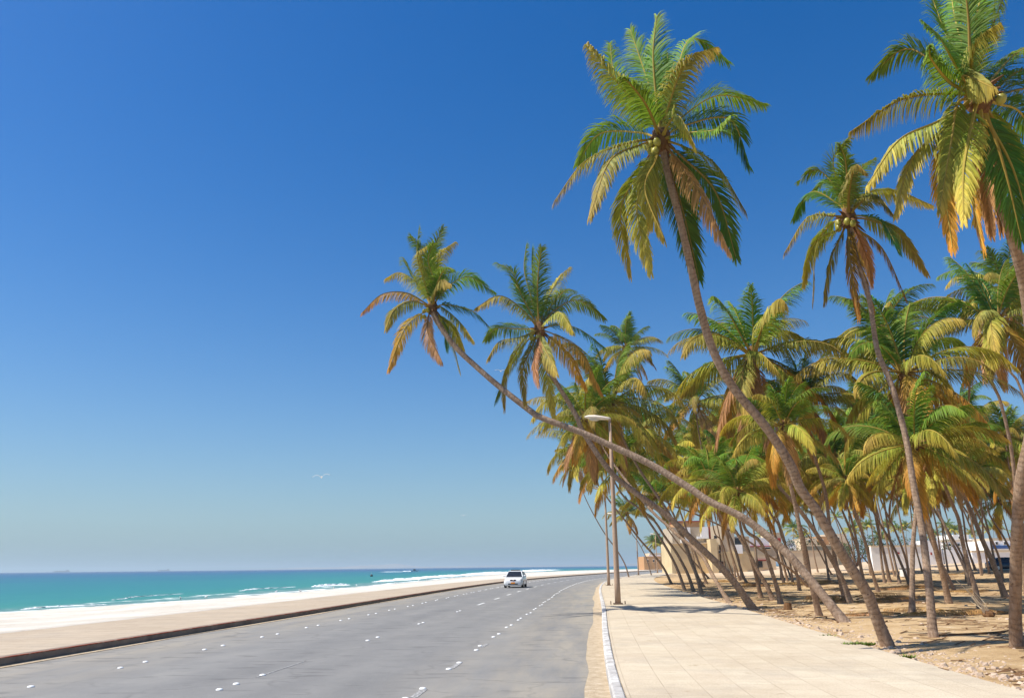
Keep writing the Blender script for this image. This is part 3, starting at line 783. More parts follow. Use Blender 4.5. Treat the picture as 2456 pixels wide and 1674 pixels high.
HERO.append(dict(lab='thick palm at the right edge whose huge crown is cut by the top corner', Z=Z5, c=(1035, 480), Lf=2.9, depth=12.6, r=(.118, .105), seed=15,
 trunk=[(2360,290),(2392,456),(2426,566),(2454,672),(2470,780),(2482,920),(2472,1040),(2449,1150),(2440,1260),(2436,1371),(2435,1495),(2437,1552)],
 fr=[('g',1,(880,370),(680,245),(500,375)),('l',-1,(880,470),(650,500),(395,660)),('l',-1,(850,600),(640,700),(480,925)),('y',-1,(870,640),(700,800),(620,1070)),('o',-1,(925,600),(860,850),(905,1240)),
  ('g',1,(960,330),(860,140),(785,-60)),('g',1,(980,300),(920,100),(890,-110)),('g',-1,(995,300),(985,100),(960,-130)),('l',-1,(1000,330),(1035,200),(1145,115)),('l',-1,(960,390),(990,385),(1110,440)),
  ('g',1,(1110,390),(1210,280),(1350,190)),('d',1,(1130,430),(1270,350),(1420,420)),('g',1,(1150,470),(1300,450),(1440,560)),('d',1,(1130,520),(1240,560),(1350,720)),('y',1,(1110,600),(1200,750),(1320,1010)),
  ('o',-1,(1050,650),(1000,900),(1060,1250)),('b',1,(1080,700),(1070,900),(1100,1165)),('d',1,(1120,700),(1180,900),(1250,1200)),('b',1,(1020,650),(1130,900),(1150,1150)),('d',1,(980,620),(930,800),(850,960)),
  ('g',1,(1010,280),(1030,60),(1080,-120)),('g',-1,(900,420),(800,300),(790,230)),('y',-1,(930,520),(900,700),(840,1050)),('d',1,(1090,620),(1210,850),(1300,1180)),('g',1,(1040,300),(1110,120),(1180,-60)),('g',-1,(930,340),(850,200),(760,110)),('y',1,(1060,640),(1110,850),(1010,1100)),('y',-1,(1000,620),(960,850),(960,1100))]))
for H in HERO:
    b = on_ground(*H['trunk'][-1])
    cpx = H['Z'](*H['c']); tp = [cpx]+H['trunk']
    root, ct, base = make_palm(H['lab'], 'big leaning palms along the pavement', tp, b, H['depth'], H['r'][0], H['r'][1], H['seed'], True)
    crown_core(ct, .24, H['seed']).build('crown_heart', M['husk_brown'], root)
    cw = ct+base; Y0 = H['depth']; rnd = random.Random(H['seed'])
    for i, fr in enumerate(H['fr']):
        kind, sgn = fr[0], fr[1]; px = [cpx]+[H['Z'](*q) for q in fr[2:]]
        flat = [at_depth(*q, Y0) for q in px]
        cum = [0]
        for k in range(1, 4): cum.append(cum[-1]+(flat[k]-flat[k-1]).length)
        full = H['Lf']*rnd.uniform(.93, 1.05)
        dep = math.sqrt(max(full**2-cum[-1]**2, .12))*sgn; dep = max(-2.4, min(2.4, dep))
        P = [at_depth(*q, Y0+dep*(cum[k]/cum[-1])) for k, q in enumerate(px)]
        P[0] = cw+(P[1]-cw).normalized()*.1
        me = frond_data('frond', [tuple(p-base) for p in P], kind, H['seed']*100+i, nl=112, leaf=(.70 if kind in 'gd' else .62)*(H['Lf']/3.45), wid=.031, twist=rnd.uniform(-.35, .35), tw0=rnd.choice([-1, 1])*rnd.uniform(.35, .95))
        link(bpy.data.objects.new('frond', me), root)
    for k in range({13: 6, 12: 8, 11: 3, 14: 7, 15: 3}[H['seed']]):
        a = rnd.uniform(2.6, 4.6) if H['seed'] != 15 else rnd.uniform(3.5, 5.5)
        o = bpy.data.objects.new('coconut', nut_data); o.location = ct+Vector((math.cos(a)*.34, -abs(math.sin(a))*.34, -.1-rnd.uniform(0, .4)))
        o.rotation_euler = (rnd.uniform(-.5, .5), rnd.uniform(-.5, .5), 0); link(o, root)

# ---- the grove: crown pixel, radius in pixels, trunk from crown down, label
G = []
def t(c, rad, tr, lab, dy=0, nf=23, grp='palms of the grove beside the pavement', th=.145): G.append((c, rad, tr, lab, dy, nf, grp, th*.80))
t((1465,962),135,[(1490,1040),(1530,1120),(1570,1180),(1610,1240),(1639,1297),(1655,1340),(1671,1380),(1684,1424)],'ringed palm at the pavement edge with wide crown just right of the tall lamp head',0,25,th=.155)
t((1502,835),118,[(1530,900),(1565,961),(1594,1018),(1640,1090),(1700,1170),(1735,1240),(1751,1316),(1760,1355),(1764,1391)],'palm whose crown rises behind the gap right of the second crown',2,25)
t((1805,850),172,[(1818,917),(1862,1024),(1863,1150),(1910,1212),(1950,1267),(1987,1327),(2020,1389),(2041,1445)],'large palm with dark trunk whose crown touches the tallest palm\'s trunk',0,27,th=.155)
t((1682,1075),155,[(1700,1140),(1729,1232),(1742,1283),(1751,1316),(1768,1370),(1774,1392)],'full spreading palm in mid grove below and left of the tallest palm\'s bend',0,27)
t((1665,965),130,[(1680,1060),(1700,1150),(1725,1220),(1762,1316),(1782,1380),(1799,1404)],'palm with pointed upright fronds behind the spreading mid-grove palm',0,23)
t((1398,1062),100,[(1426,1147),(1446,1179),(1475,1218),(1504,1254),(1535,1294),(1570,1333),(1592,1362),(1612,1400)],'leaning palm whose brown-fringed crown hangs left of the tall lamp post',0,25)
t((1385,1108),62,[(1389,1150),(1404,1194),(1429,1243),(1453,1283),(1479,1318),(1499,1353),(1510,1388)],'thin palm with S-curved trunk rising beside the road, leftmost trunk of the grove',0,23,th=.14)
t((1440,1085),85,[(1490,1183),(1535,1221),(1563,1260),(1590,1300),(1614,1342),(1630,1378),(1643,1415)],'ringed palm at the edge, first of the crowded leaning trunks by the lamp post',0)
t((1490,1118),92,[(1535,1212),(1572,1252),(1592,1283),(1619,1320),(1636,1349),(1652,1382),(1665,1419)],'ringed palm at the edge, second of the crowded leaning trunks by the lamp post',0)
t((1405,1000),112,[(1450,1080),(1500,1150),(1563,1225),(1601,1260),(1630,1287),(1663,1313),(1689,1340),(1711,1382),(1752,1445)],'palm with a black shaded trunk leaning under the second palm from the left',7,25,th=.13)
t((1504,1232),52,[(1513,1274),(1532,1302),(1550,1338),(1564,1383)],'small far palm beside the road with hanging brown fronds',0,20,th=.13)
t((1568,1300),22,[(1569,1325),(1572,1361)],'tiny palm far down the road, left one of two before the peach building',0,18,'far palms down the road',th=.12)
t((1584,1306),22,[(1586,1330),(1590,1361)],'tiny palm far down the road, right one of two before the peach building',0,18,'far palms down the road',th=.12)
t((1575,1190),70,[(1618,1214),(1640,1221),(1690,1242),(1760,1276),(1799,1300),(1846,1333),(1899,1367),(1943,1408)],'palm with a pale thin trunk leaning almost level across the yellow house',0,20,th=.13)
t((1560,1150),80,[(1583,1225),(1601,1267),(1640,1320),(1690,1375),(1702,1388)],'short leaning palm between the crowded trunks and the yellow house',0,20)
t((1700,1190),85,[(1713,1274),(1729,1294),(1740,1327),(1751,1360),(1763,1388)],'palm standing before the dark window of the yellow house',0)
t((1755,1130),100,[(1777,1267),(1795,1320),(1811,1371),(1826,1433)],'palm with dark narrow trunk right of the house door',0)
t((1700,1150),98,[(1740,1238),(1766,1276),(1797,1327),(1817,1367),(1837,1400),(1856,1439)],'palm with pale curved trunk crossing behind the dark narrow one',0)
t((1770,1180),95,[(1786,1265),(1819,1294),(1837,1327),(1850,1367),(1864,1411),(1873,1447)],'palm with thick dark trunk just left of the level leaning trunk\'s foot',0)
t((1820,1120),100,[(1844,1221),(1866,1256),(1877,1291),(1895,1330),(1910,1371),(1918,1416)],'palm behind the low trunk of the nearly level palm, pale stem',0)
t((1878,1020),112,[(1888,1086),(1894,1150),(1906,1205),(1917,1260),(1928,1316),(1936,1360),(1950,1415),(1966,1476)],'straight pale palm crossing the low trunk of the nearly level palm',0,25,th=.13)
t((1927,955),118,[(1933,983),(1952,1086),(1979,1180),(1990,1260),(2003,1340),(2027,1438)],'palm with drooping olive crown right of the tallest palm\'s trunk',0,27)
t((2003,1100),112,[(2015,1180),(2036,1225),(2054,1294),(2062,1349),(2076,1414)],'palm with round dark-skirted crown left of the slim tall palm',0,27)
t((2168,895),175,[(2180,1000),(2206,1161),(2220,1223),(2237,1287),(2250,1338),(2264,1389),(2276,1447)],'big palm with upright green fronds behind the slim tall palm\'s trunk',0,28,th=.165)
t((2191,1065),150,[(2200,1160),(2195,1245),(2189,1327),(2186,1469)],'orange straight-stemmed palm left of the slim tall palm\'s foot',0,26,th=.13)
t((2115,790),122,[(2125,900),(2150,1050),(2213,1170),(2239,1205),(2264,1256),(2279,1291),(2299,1331),(2317,1371),(2326,1404)],'palm whose crown stands behind the slim tall palm\'s bend against the sky',3,25)
t((2297,985),70,[(2300,1080),(2310,1180),(2330,1250),(2341,1305),(2354,1380)],'small dark crown in the sky gap left of the right-hand crowns',0,22,th=.13)
t((2314,1045),125,[(2330,1150),(2345,1194),(2361,1238),(2374,1287),(2383,1333),(2396,1392)],'palm with long pale arching fronds right of the slim tall palm',0,26)
t((2390,765),178,[(2376,896),(2399,961),(2422,1059),(2433,1142),(2445,1260),(2462,1424)],'large palm with gold fronds beside the right-edge trunk',-1,28,th=.17)
t((2415,690),120,[(2414,862),(2441,915),(2462,980),(2480,1100),(2490,1250),(2500,1420)],'palm crown just above the gold-fronded one at the right edge',2,25)
t((2441,1098),92,[(2450,1180),(2452,1260),(2458,1380)],'palm crown low at the right edge behind the thick trunk',0)
t((2396,1205),75,[(2407,1243),(2423,1294),(2440,1350),(2450,1372)],'low palm with bright yellow-green crown left of the thick right-edge trunk',0,24,th=.13)
t((2240,1075),100,[(2261,1150),(2281,1201),(2299,1245),(2308,1294),(2321,1349),(2337,1404),(2351,1458)],'palm with slanting trunk beside the upright dry frond stump',0,25,th=.13)
t((2250,1090),105,[(2286,1150),(2308,1183),(2332,1232),(2357,1296),(2381,1349),(2396,1389),(2412,1432)],'palm with swollen pale base just left of the thick right-edge trunk',0,25,th=.19)
t((2190,1150),80,[(2220,1260),(2246,1327),(2268,1371),(2291,1418)],'palm with spreading pale foot behind the slim tall palm',0,22)
t((2020,1085),88,[(2056,1168),(2085,1210),(2111,1256),(2140,1305),(2162,1353),(2183,1405)],'dark palm leaning right to left behind the orange straight stem',0)
t((2075,1110),80,[(2096,1194),(2111,1256),(2116,1365)],'thin palm left of the white wall, nearest to its end',0)
t((2095,1080),85,[(2118,1190),(2131,1272),(2144,1338),(2158,1398)],'palm crossing in front of the left end of the white wall',0)
t((2030,1150),72,[(2056,1243),(2076,1305),(2089,1360),(2107,1419)],'slender palm halfway between the black tilted trunk and the orange stem',0)
t((1990,1140),80,[(2012,1205),(2031,1250),(2056,1316),(2067,1371),(2077,1412)],'slender pale palm right of the tallest palm\'s lower trunk',0)
t((2085,1160),78,[(2107,1274),(2120,1327),(2134,1396)],'palm with thick brown trunk before the white wall',0,22,th=.2)
t((2055,1120),75,[(2085,1232),(2098,1327),(2101,1361)],'distant palm at the left end of the white wall',0,20)
t((2225,1110),85,[(2253,1216),(2264,1305),(2274,1372)],'palm with dark upright stem before the far white houses',0,22)
t((2290,1140),80,[(2310,1240),(2319,1305),(2340,1368)],'palm with thick dark foot before the blue-panelled shop front',0,22,th=.19)
t((2350,1130),80,[(2355,1230),(2360,1300),(2373,1376)],'palm left of the parked dark car',0,20)
t((2180,1180),65,[(2192,1290),(2212,1372)],'thin distant palm right of the orange straight stem',0,20)
t((2245,1170),72,[(2268,1291),(2284,1331),(2298,1368)],'red-brown distant palm trunk in front of the white gate',0,20)
t((1920,1170),75,[(1943,1278),(1954,1338),(1962,1372)],'palm before the long cream wall, right of the pale crossing palm',0,22)
t((1965,1120),85,[(1983,1205),(1996,1227),(2014,1274),(2027,1327),(2046,1363)],'palm immediately right of the tallest palm\'s trunk in the back row',0,22)
t((2020,1120),85,[(2031,1200),(2040,1270),(2051,1349),(2055,1376)],'palm with straight trunk in the back row at the cream wall\'s right end',0,22)
t((2035,1140),80,[(2047,1227),(2071,1283),(2085,1338),(2100,1401)],'palm whose slim trunk bends before the green-grey wall',0,22)
t((1895,1220),50,[(1925,1265),(1960,1315),(1978,1348),(1996,1378)],'low palm leaning hard left in front of the cream wall',0,18,th=.14)
t((1845,1190),70,[(1862,1290),(1880,1340),(1897,1384)],'palm in the back row between the tan block and the cream wall',0,20)
t((1640,1180),60,[(1643,1250),(1662,1330),(1672,1384)],'thin palm before the left corner of the yellow house',0,20,th=.13)
t((1800,1080),95,[(1820,1170),(1850,1260),(1872,1330),(1890,1394)],'tall palm in the middle of the grove right of the level leaning trunk',0,24)
t((2130,1030),105,[(2140,1110),(2150,1200),(2170,1300),(2180,1380)],'palm with yellow skirt hidden behind the slim tall palm\'s middle',0,24)
t((1600,1100),90,[(1620,1190),(1650,1280),(1680,1360),(1696,1400)],'palm between the crowded trunks and the spreading mid-grove crown',0,24)
t((1760,1010),100,[(1790,1110),(1830,1220),(1860,1310),(1881,1401)],'palm with dark green heart directly under the large crown beside the tallest palm',2,24)
t((2070,985),110,[(2085,1080),(2100,1180),(2125,1290),(2146,1382)],'palm with tangled crown left of the big upright-fronded one',2,24)
t((1540,1030),95,[(1560,1110),(1600,1200),(1640,1290),(1672,1378),(1690,1407)],'palm crown in the shade behind the two crossing leaning trunks',0,24)
rb = random.Random(77); k = 0
for x in range(1665, 2450, 44):
    k += 1; bx = x+rb.uniform(-12, 12)+70; by = 1378+rb.uniform(0, 22)-max(0, (x-2000))*.012; cy_ = rb.uniform(1030, 1165); cx_ = x+rb.uniform(-15, 15)
    t((cx_, cy_), rb.uniform(72, 96), [(cx_+14, cy_+90), ((cx_+bx)/2+8, (cy_+by)/2+22), (bx-8, by-55), (bx, by)], f'slim back-row palm half hidden by nearer crowns, {ordw(k)} from the left of its row', 0, 23, 'slim palms of the back row', .14)
far = [(1832,1283,18,1362),(1903,1268,24,1358),(1925,1288,20,1352),(2006,1240,16,1345),(2063,1232,20,1340),(2080,1263,22,1342),(2046,1270,24,1342),(2129,1261,18,1338),(2155,1269,19,1338),(2173,1265,19,1338),(2288,1274,20,1336),(2383,1268,24,1337),(2268,1262,18,1336),(2330,1280,15,1336),(2112,1290,22,1340),(2445,1280,18,1336),(2240,1285,18,1337),(2205,1250,20,1338)]
for k, (x, y, rad, by) in enumerate(far):
    t((x, y), rad, [(x+1, y+rad), (x+3, (y+by)/2+4), (x+5, by)], f'tiny far palm among the distant buildings, {ordw(k+1)} from the left' , 0, 18, 'tiny palms far behind the grove', .12)
order = sorted(range(len(G)-len(far), len(G)), key=lambda i: G[i][0][0])
for k, i in enumerate(order):
    g = list(G[i]); g[3] = f'tiny far palm among the distant buildings, {ordw(k+1)} from the left of its row'; G[i] = tuple(g)
for i, (c, rad, tr, lab, dy, nf, grp, th) in enumerate(G):
    b = on_ground(*tr[-1])
    if rad < 26: # far ones stand on the far ground plane at their true range
        Y = min(max(b.y, 120), 330*3.2/ rad*18/18) if False else 1842*3.3/rad*.92
        p = at_depth(*tr[-1], Y); p.z = float(ground_z(p.x, p.y)); b = p
    Yt = b.y+dy+((i*37) % 5-2)*.4
    root, ct, base = make_palm(lab, grp, [c]+tr, b, Yt, th*(1.0 if b.y < 60 else 1.05), th*.55, 200+i, b.y < 40, 1.5)
    zd = (ct+base).y*math.cos(TH)+((ct+base).z-EYE)*math.sin(TH)
    s = rad*zd/FPX/2.5
    s = max(.62, min(1.42, s))
    lib_crown(root, ct, s, 300+i, nf, nuts=(4 if i % 3 == 0 and b.y < 60 else 0))

# ------------------------------------------------------------ lamp posts
def lamp(y, first=None, label=''):
    x, yy = road_pt(y, 6.75)
    if first is None:
        root = empty('street_lamp', (x, yy, .15), label, 'street lamp', 'brown lamp posts along the pavement kerb')
        MB().tube([(0,0,0),(0,0,.9),(0,0,3.2),(0,0,5.9),(0,0,8.2)], [.135,.125,.108,.088,.062], 14).build('post', M['post_paint'], root, True)
        MB().box((0,0,.03),(.42,.42,.05),bev=.008).build('base_plate', M['bolt_steel'], root)
        b = MB()
        for sx in (-1,1):
            for sy in (-1,1): b.tube([(sx*.33*.95,sy*.16,-.01),(sx*.33*.95,sy*.16,.14)], .017, 6)
        b.build('anchor_bolts', M['bolt_steel'], root)
        h = MB(); prof = [(.06,.06,.05,8.28),(-.05,.10,.07,8.30),(-.35,.16,.10,8.335),(-.70,.19,.12,8.37),(-1.0,.17,.09,8.40),(-1.17,.06,.03,8.41)]
        V = []; n = 14
        for px, w, hh, z in prof:
            V += [(px, w*math.cos(2*math.pi*k/n), z+hh*math.sin(2*math.pi*k/n)*(1 if math.sin(2*math.pi*k/n) > 0 else .8)) for k in range(n)]
        F = [(i*n+k, i*n+(k+1) % n, (i+1)*n+(k+1) % n, (i+1)*n+k) for i in range(len(prof)-1) for k in range(n)]+[tuple(range(n-1,-1,-1)), tuple(range((len(prof)-1)*n, len(prof)*n))]
        hd = h.add(V, F).build('lamp_head', M['lamp_housing'], root, True)
        MB().ball((-.68,0,8.315),.17,12,6,(1.7,.9,.65)).build('diffuser', M['lamp_glass'], hd, True)
        MB().tube([(0,0,8.18),(0,0,8.30)], [.064,.075], 12).build('collar', M['post_paint'], root, True)
    else:
        root = first.copy(); col.objects.link(root); root['label'] = label; root.location = (x, yy, .15)
        for ch in first.children:
            c = ch.copy(); col.objects.link(c); c.parent = root
            for g in ch.children:
                d = g.copy(); col.objects.link(d); d.parent = c
    ang = math.atan((float(CEN(y+1))-float(CEN(y-1)))/2)
    root.rotation_euler.z = -ang*.9
    return root
names = ['tall brown lamp post nearest the camera, anchored on the pavement', 'second brown lamp post, half hidden left of the nearest one', 'third lamp post, seen just right of the nearest one\'s shaft', 'fourth lamp post down the road, by a small far palm', 'fifth lamp post down the road, before the peach building', 'sixth lamp post, tiny and far along the bend', 'seventh lamp post, farthest along the bend']
L0 = lamp(36.4, None, names[0])
for y, nm in zip((70.5, 107, 142, 178, 216, 254), names[1:]): lamp(y, L0, nm)

# ------------------------------------------------------------ cars
def loft(sections, n=None):
    mb = MB(); V = [v for s in sections for v in s]; n = len(sections[0])
    F = [(i*n+k, (i+1)*n+k, (i+1)*n+(k+1) % n, i*n+(k+1) % n) for i in range(len(sections)-1) for k in range(n)]
    F += [tuple(range(n)), tuple(range(len(sections)*n-1, (len(sections)-1)*n-1, -1))]
    return mb.add(V, F)
def car(name, loc, rz, label, paint, plate=True, roofbar=True, H=1.0):
    root = empty(name, loc, label, 'car', None, rz)
    # local: front towards -Y, length 4.3, width 1.7
    def sec(y, zb, zt, w, wt):
        return [(-w*.5*.86,y,zb),(-w*.5,y,zb+.14),(-w*.5,y,(zb+zt)*.5+.02),(-wt*.5,y,zt-.05),(-wt*.5*.82,y,zt),(wt*.5*.82,y,zt),(wt*.5,y,zt-.05),(w*.5,y,(zb+zt)*.5+.02),(w*.5,y,zb+.14),(w*.5*.86,y,zb)]
    body = loft([sec(-2.14,.26,.62,1.30,1.16),sec(-2.08,.20,.72,1.52,1.36),sec(-1.95,.17,.80,1.64,1.48),sec(-1.6,.16,.86,1.70,1.54),sec(-1.0,.16,.93,1.72,1.58),sec(-.6,.16,.95,1.72,1.60),sec(.9,.16,.96,1.72,1.60),sec(1.5,.16,.97,1.72,1.58),sec(1.95,.18,.96,1.66,1.50),sec(2.1,.22,.88,1.56,1.40),sec(2.15,.30,.80,1.44,1.30)])
    bo = body.build('body', paint, root, False)
    bv = bo.modifiers.new('bevel', 'BEVEL'); bv.width = .03; bv.segments = 2; bv.limit_method = 'ANGLE'
    for p in bo.data.polygons: p.use_smooth = True
    T = H
    def csec(y, w, z): return [(-w/2,y,z),(w/2,y,z)]
    # roof shell and pillars
    roof = MB(); rp = [(-.42,1.18,1.40),(-.30,1.20,1.445),(.3,1.22,1.465),(.9,1.20,1.45),(1.15,1.15,1.40)]
    V = []; 
    for y, w, z in rp: V += [(-w/2,y,z-.035),(-w/2+.06,y,z),(w/2-.06,y,z),(w/2,y,z-.035),(w/2-.04,y,z-.06),(-w/2+.04,y,z-.06)]
    roof.add(V, [(i*6+k,i*6+(k+1)%6,(i+1)*6+(k+1)%6,(i+1)*6+k) for i in range(len(rp)-1) for k in range(6)]+[(5,4,3,2,1,0),tuple(24+k for k in range(6))])
    for sx in (-1,1):
        roof.tube([(sx*.76,-1.05,.93),(sx*.57,-.40,1.40)], .038, 6)
        roof.tube([(sx*.77,1.75,.95),(sx*.57,1.12,1.40)], .06, 6)
        roof.tube([(sx*.79,.30,.93),(sx*.60,.28,1.42)], .03, 6)
    roof.build('roof', paint, root)
    def panel(nm, vs, mat, par=root, th=None):
        return MB().add(vs, [tuple(range(len(vs)))]).build(nm, mat, par)
    panel('windscreen', [(-.74,-1.04,.945),(.74,-1.04,.945),(.55,-.40,1.395),(-.55,-.40,1.395)], M['window_dark'])
    panel('rear_window', [(.74,1.74,.96),(-.74,1.74,.96),(-.55,1.13,1.39),(.55,1.13,1.39)], M['window_dark'])
    for sx in (-1,1):
        panel('side_window', [(sx*.785,-.98,.945),(sx*.79,.28,.95),(sx*.60,.27,1.405),(sx*.585,-.38,1.39)], M['window_dark'])
        panel('side_window', [(sx*.79,.33,.95),(sx*.78,1.68,.96),(sx*.585,1.10,1.39),(sx*.60,.33,1.405)], M['window_dark'])
        MB().box((sx*.93,-.82,1.0),(.20,.10,.13),bev=.03).build('side_mirror', paint, root, True)
        MB().ball((sx*.585,-2.02,.66),.13,10,6,(1.25,.55,.62)).build('headlight', M['lamp_glass'], root, True)
        MB().ball((sx*.60,-2.09,.36),.06,8,5,(1.2,.5,.7)).build('fog_light', M['dark_trim'], root, True)
        for yy in (-1.33, 1.30):
            w = MB().tube([(sx*.66,yy,.305),(sx*.865,yy,.305)], .305, 20).build('tyre', M['black_rubber'], root)
            wb = w.modifiers.new('b', 'BEVEL'); wb.width = .03; wb.segments = 2
            MB().tube([(sx*.86,yy,.305),(sx*.878,yy,.305)], .19, 14).build('rim', M['steel'], w)
    MB().box((0,-2.10,.655),(.52,.10,.12),bev=.02).build('grille', M['grille'], root)
    MB().ball((0,-2.17,.67),.045,8,5,(1,.4,.8)).build('badge', M['steel'], root, True)
    MB().box((0,-2.13,.335),(.86,.06,.10),bev=.01).build('air_intake', M['dark_trim'], root)
    if plate: MB().box((0,-2.175,.42),(.36,.02,.13),bev=.004).build('number_plate', M['orange_plate'], root)
    if roofbar: MB().box((0,.05,1.50),(.86,.26,.075),bev=.015).build('roof_sign', M['blue_panel'] if False else M['dark_trim'], root)
    return root
car('driving_car', (.0+.10, 72.9, .0), math.radians(-6.5)*1.0, 'white car with orange number plate driving towards the camera', M['car_paint'])
p = on_ground(2417, 1352)
Yc = 92.0
pc = at_depth(2416, 1351, Yc); pc.z = float(ground_z(pc.x, pc.y))
car('parked_car', pc, math.radians(78), 'dark car parked in the open behind the grove at the right edge', M['navy_paint'], False, False)

# ------------------------------------------------------------ buildings
def slab(Y, x0, y0, x1, y1, depth=6, sink=0.0):
    a = at_depth(x0, y0, Y); b = at_depth(x1, y1, Y)
    zt, zb = a.z, b.z-sink
    return ((a.x+b.x)/2, Y+depth/2, (zt+zb)/2), (b.x-a.x, depth, zt-zb)
def house(name, Y, label, cat, walls, feats):
    xs = slab(Y, *walls[0][1]); root = empty(name, (xs[0][0], Y, float(ground_z(xs[0][0], Y))), label, cat)
    o0 = Vector(root.location)
    def put(nm, mat, r, depth, dy, sink, par=root, bev=0):
        c, d = slab(Y+dy, *r, depth, sink)
        return MB().box(Vector(c)-o0, d, bev=bev).build(nm, M[mat], par)
    for mat, r, depth, dy, sink in walls: put('wall', mat, r, depth, dy, sink)
    for nm, mat, r, depth, dy in feats:
        w = put(nm, mat, r, depth, dy, 0)
        if nm == 'window':
            x0, y0, x1, y1 = r
            put('frame', 'white_wall' if mat == 'window_dark' else 'wood_brown', (x0-.6, y0-.8, x1+.6, y0), depth+.1, dy-.05, 0, w)
            put('sill', 'cream_wall', (x0-1, y1, x1+1, y1+.9), depth+.25, dy-.12, 0, w)
    return root
house('apartment_house', 165, 'three-storey yellow and tan house behind the leaning trunks', 'house', [
 ('yellow_wall', (1608,1302,1728,1362), 11, 0, 1.5), ('tan_wall', (1611,1264,1706,1302), 10, .5, 0), ('yellow_wall', (1703,1292,1724,1362), 3, -3.0, 1.5), ('tan_wall', (1728,1257,1768,1362), 10, .8, 1.5),
 ('yellow_wall', (1728.5,1322,1812,1362), 8, .25, 1.5), ('white_wall', (1630,1264.5,1658,1302), .3, .15, 0), ('orange_wall', (1625,1250,1690,1264), 9, .7, 0), ('white_wall', (1680,1263,1700,1291), .5, -.1, 0), ('white_wall', (1763,1306,1782,1327), 1.0, -.4, 0), ('tan_wall', (1768,1286,1800,1326), 6, 1.2, 0)],
 [('parapet', 'red_trim', (1624,1249,1691,1250.6), 9.3, .55), ('ledge', 'cream_wall', (1609,1301,1703,1303), .5, -.3), ('window', 'window_dark', (1696,1308,1703,1321), .3, -.12), ('window', 'window_dark', (1713,1284,1720,1291), .3, .4), ('window', 'window_dark', (1723.8,1320,1727,1326), .3, -.1),
  ('air_conditioner', 'white_wall', (1672,1286,1681,1292), .5, -.1), ('door', 'wood_brown', (1728.8,1346,1741,1362), .2, .12), ('window', 'window_dark', (1763,1289,1781,1305), .3, 1.0), ('window', 'window_dark', (1640,1277,1647,1285), .3, -.1), ('balcony_edge', 'red_trim', (1700,1262,1706,1300), .4, .3), ('window', 'window_dark', (1744,1283,1751,1291), .3, .7), ('window', 'window_dark', (1650,1325,1657,1336), .3, -.1)])  # widest window is a dark panel painting the shade of a recess
house('low_house', 175, 'low white-roofed house with a dark doorway right of the yellow house', 'house', [
 ('cream_wall', (1795,1334,1862,1361), 8, 0, 1.5), ('white_wall', (1797,1290,1846,1312), 9, 1, 0), ('tan_wall', (1797,1312,1866,1334), 8, .6, 0)],
 [('eaves', 'red_trim', (1797,1309,1850,1311), 9.5, .6), ('door', 'window_dark', (1818,1345,1829,1360), .3, -.12), ('lintel', 'red_trim', (1814,1342,1840,1344), .5, -.35), ('window', 'window_dark', (1836,1311.5,1848,1316), .3, .4), ('gate', 'cream_wall', (1829,1345,1842,1361), .3, -.2)])
house('tan_block', 210, 'two-tone cream and tan block above the cream wall', 'house', [('cream_wall', (1846,1277,1860,1315), 8, 0, 3), ('tan_wall', (1860,1277,1876,1315), 8, .3, 3)], [('window', 'window_dark', (1851,1284,1855,1290), .3, -.1), ('shutter', 'red_trim', (1861,1290,1873,1298), .3, .1)])
house('compound_wall', 150, 'long cream compound wall behind the back row of palms', 'wall', [('cream_wall', (1868,1321,2012,1358), .4, 0, 1.5)], [('coping', 'tan_wall', (1868,1319.5,2012,1321), .6, -.1)])
house('small_white_store', 185, 'small white flat-roofed hut behind the compound wall', 'hut', [('white_wall', (1889,1306,1911,1324), 5, 0, 2)], [('window', 'window_dark', (1896,1311,1900,1315), .2, -.1)])
house('ochre_house', 200, 'ochre house with a round white dish behind the compound wall', 'house', [('cream_wall', (1930,1290,1962,1316), 9, 0, 3), ('orange_wall', (1962,1286,1990,1316), 9, .4, 3), ('cream_wall', (1990,1280,2034,1312), 9, 2, 3)], [('window', 'window_dark', (1939,1294,1944,1301), .3, -.1), ('window', 'window_dark', (1970,1294,1975,1301), .3, .2), ('window', 'window_dark', (2008,1288,2013,1295), .3, 1.8)])
house('mossy_wall', 165, 'grey-green wall with dark patches right of the ochre house', 'wall', [('grey_wall', (1932,1308,2042,1330), .5, 0, 2)], [('coping', 'cream_wall', (1932,1306.8,2042,1308), .7, -.1)])
house('white_wall', 112, 'plain white wall of the compound behind the orange stem', 'wall', [('white_wall', (2088,1309,2216,1341), .5, 0, 2)], [('coping', 'cream_wall', (2088,1307.6,2216,1309), .7, -.1), ('hatch', 'red_trim', (2154,1324,2158,1328), .2, -.15)])
house('gate_house', 125, 'white gate house with a red opening between the back trunks', 'hut', [('white_wall', (2216,1296,2262,1340), 5, 0, 2), ('white_wall', (2262,1318,2330,1337), .5, 0, 2)], [('gate', 'red_trim', (2232,1324,2236,1330), .2, -.1), ('window', 'window_dark', (2243,1306,2249,1312), .2, -.1)])
house('white_villa', 230, 'large white villa with flat roofs in the distance', 'house', [('white_wall', (2262,1296,2345,1330), 12, 0, 4), ('white_wall', (2285,1282,2325,1296), 9, 2, 0), ('white_wall', (2330,1292,2362,1330), 10, 3, 4)], [('window', 'window_dark', (2275,1303,2280,1309), .3, -.1), ('window', 'window_dark', (2297,1303,2302,1309), .3, -.1), ('window', 'window_dark', (2315,1303,2320,1309), .3, -.1), ('window', 'window_dark', (2300,1286,2304,1291), .3, 1.8), ('ledge', 'cream_wall', (2260,1295,2347,1296.4), 12.6, -.3)])
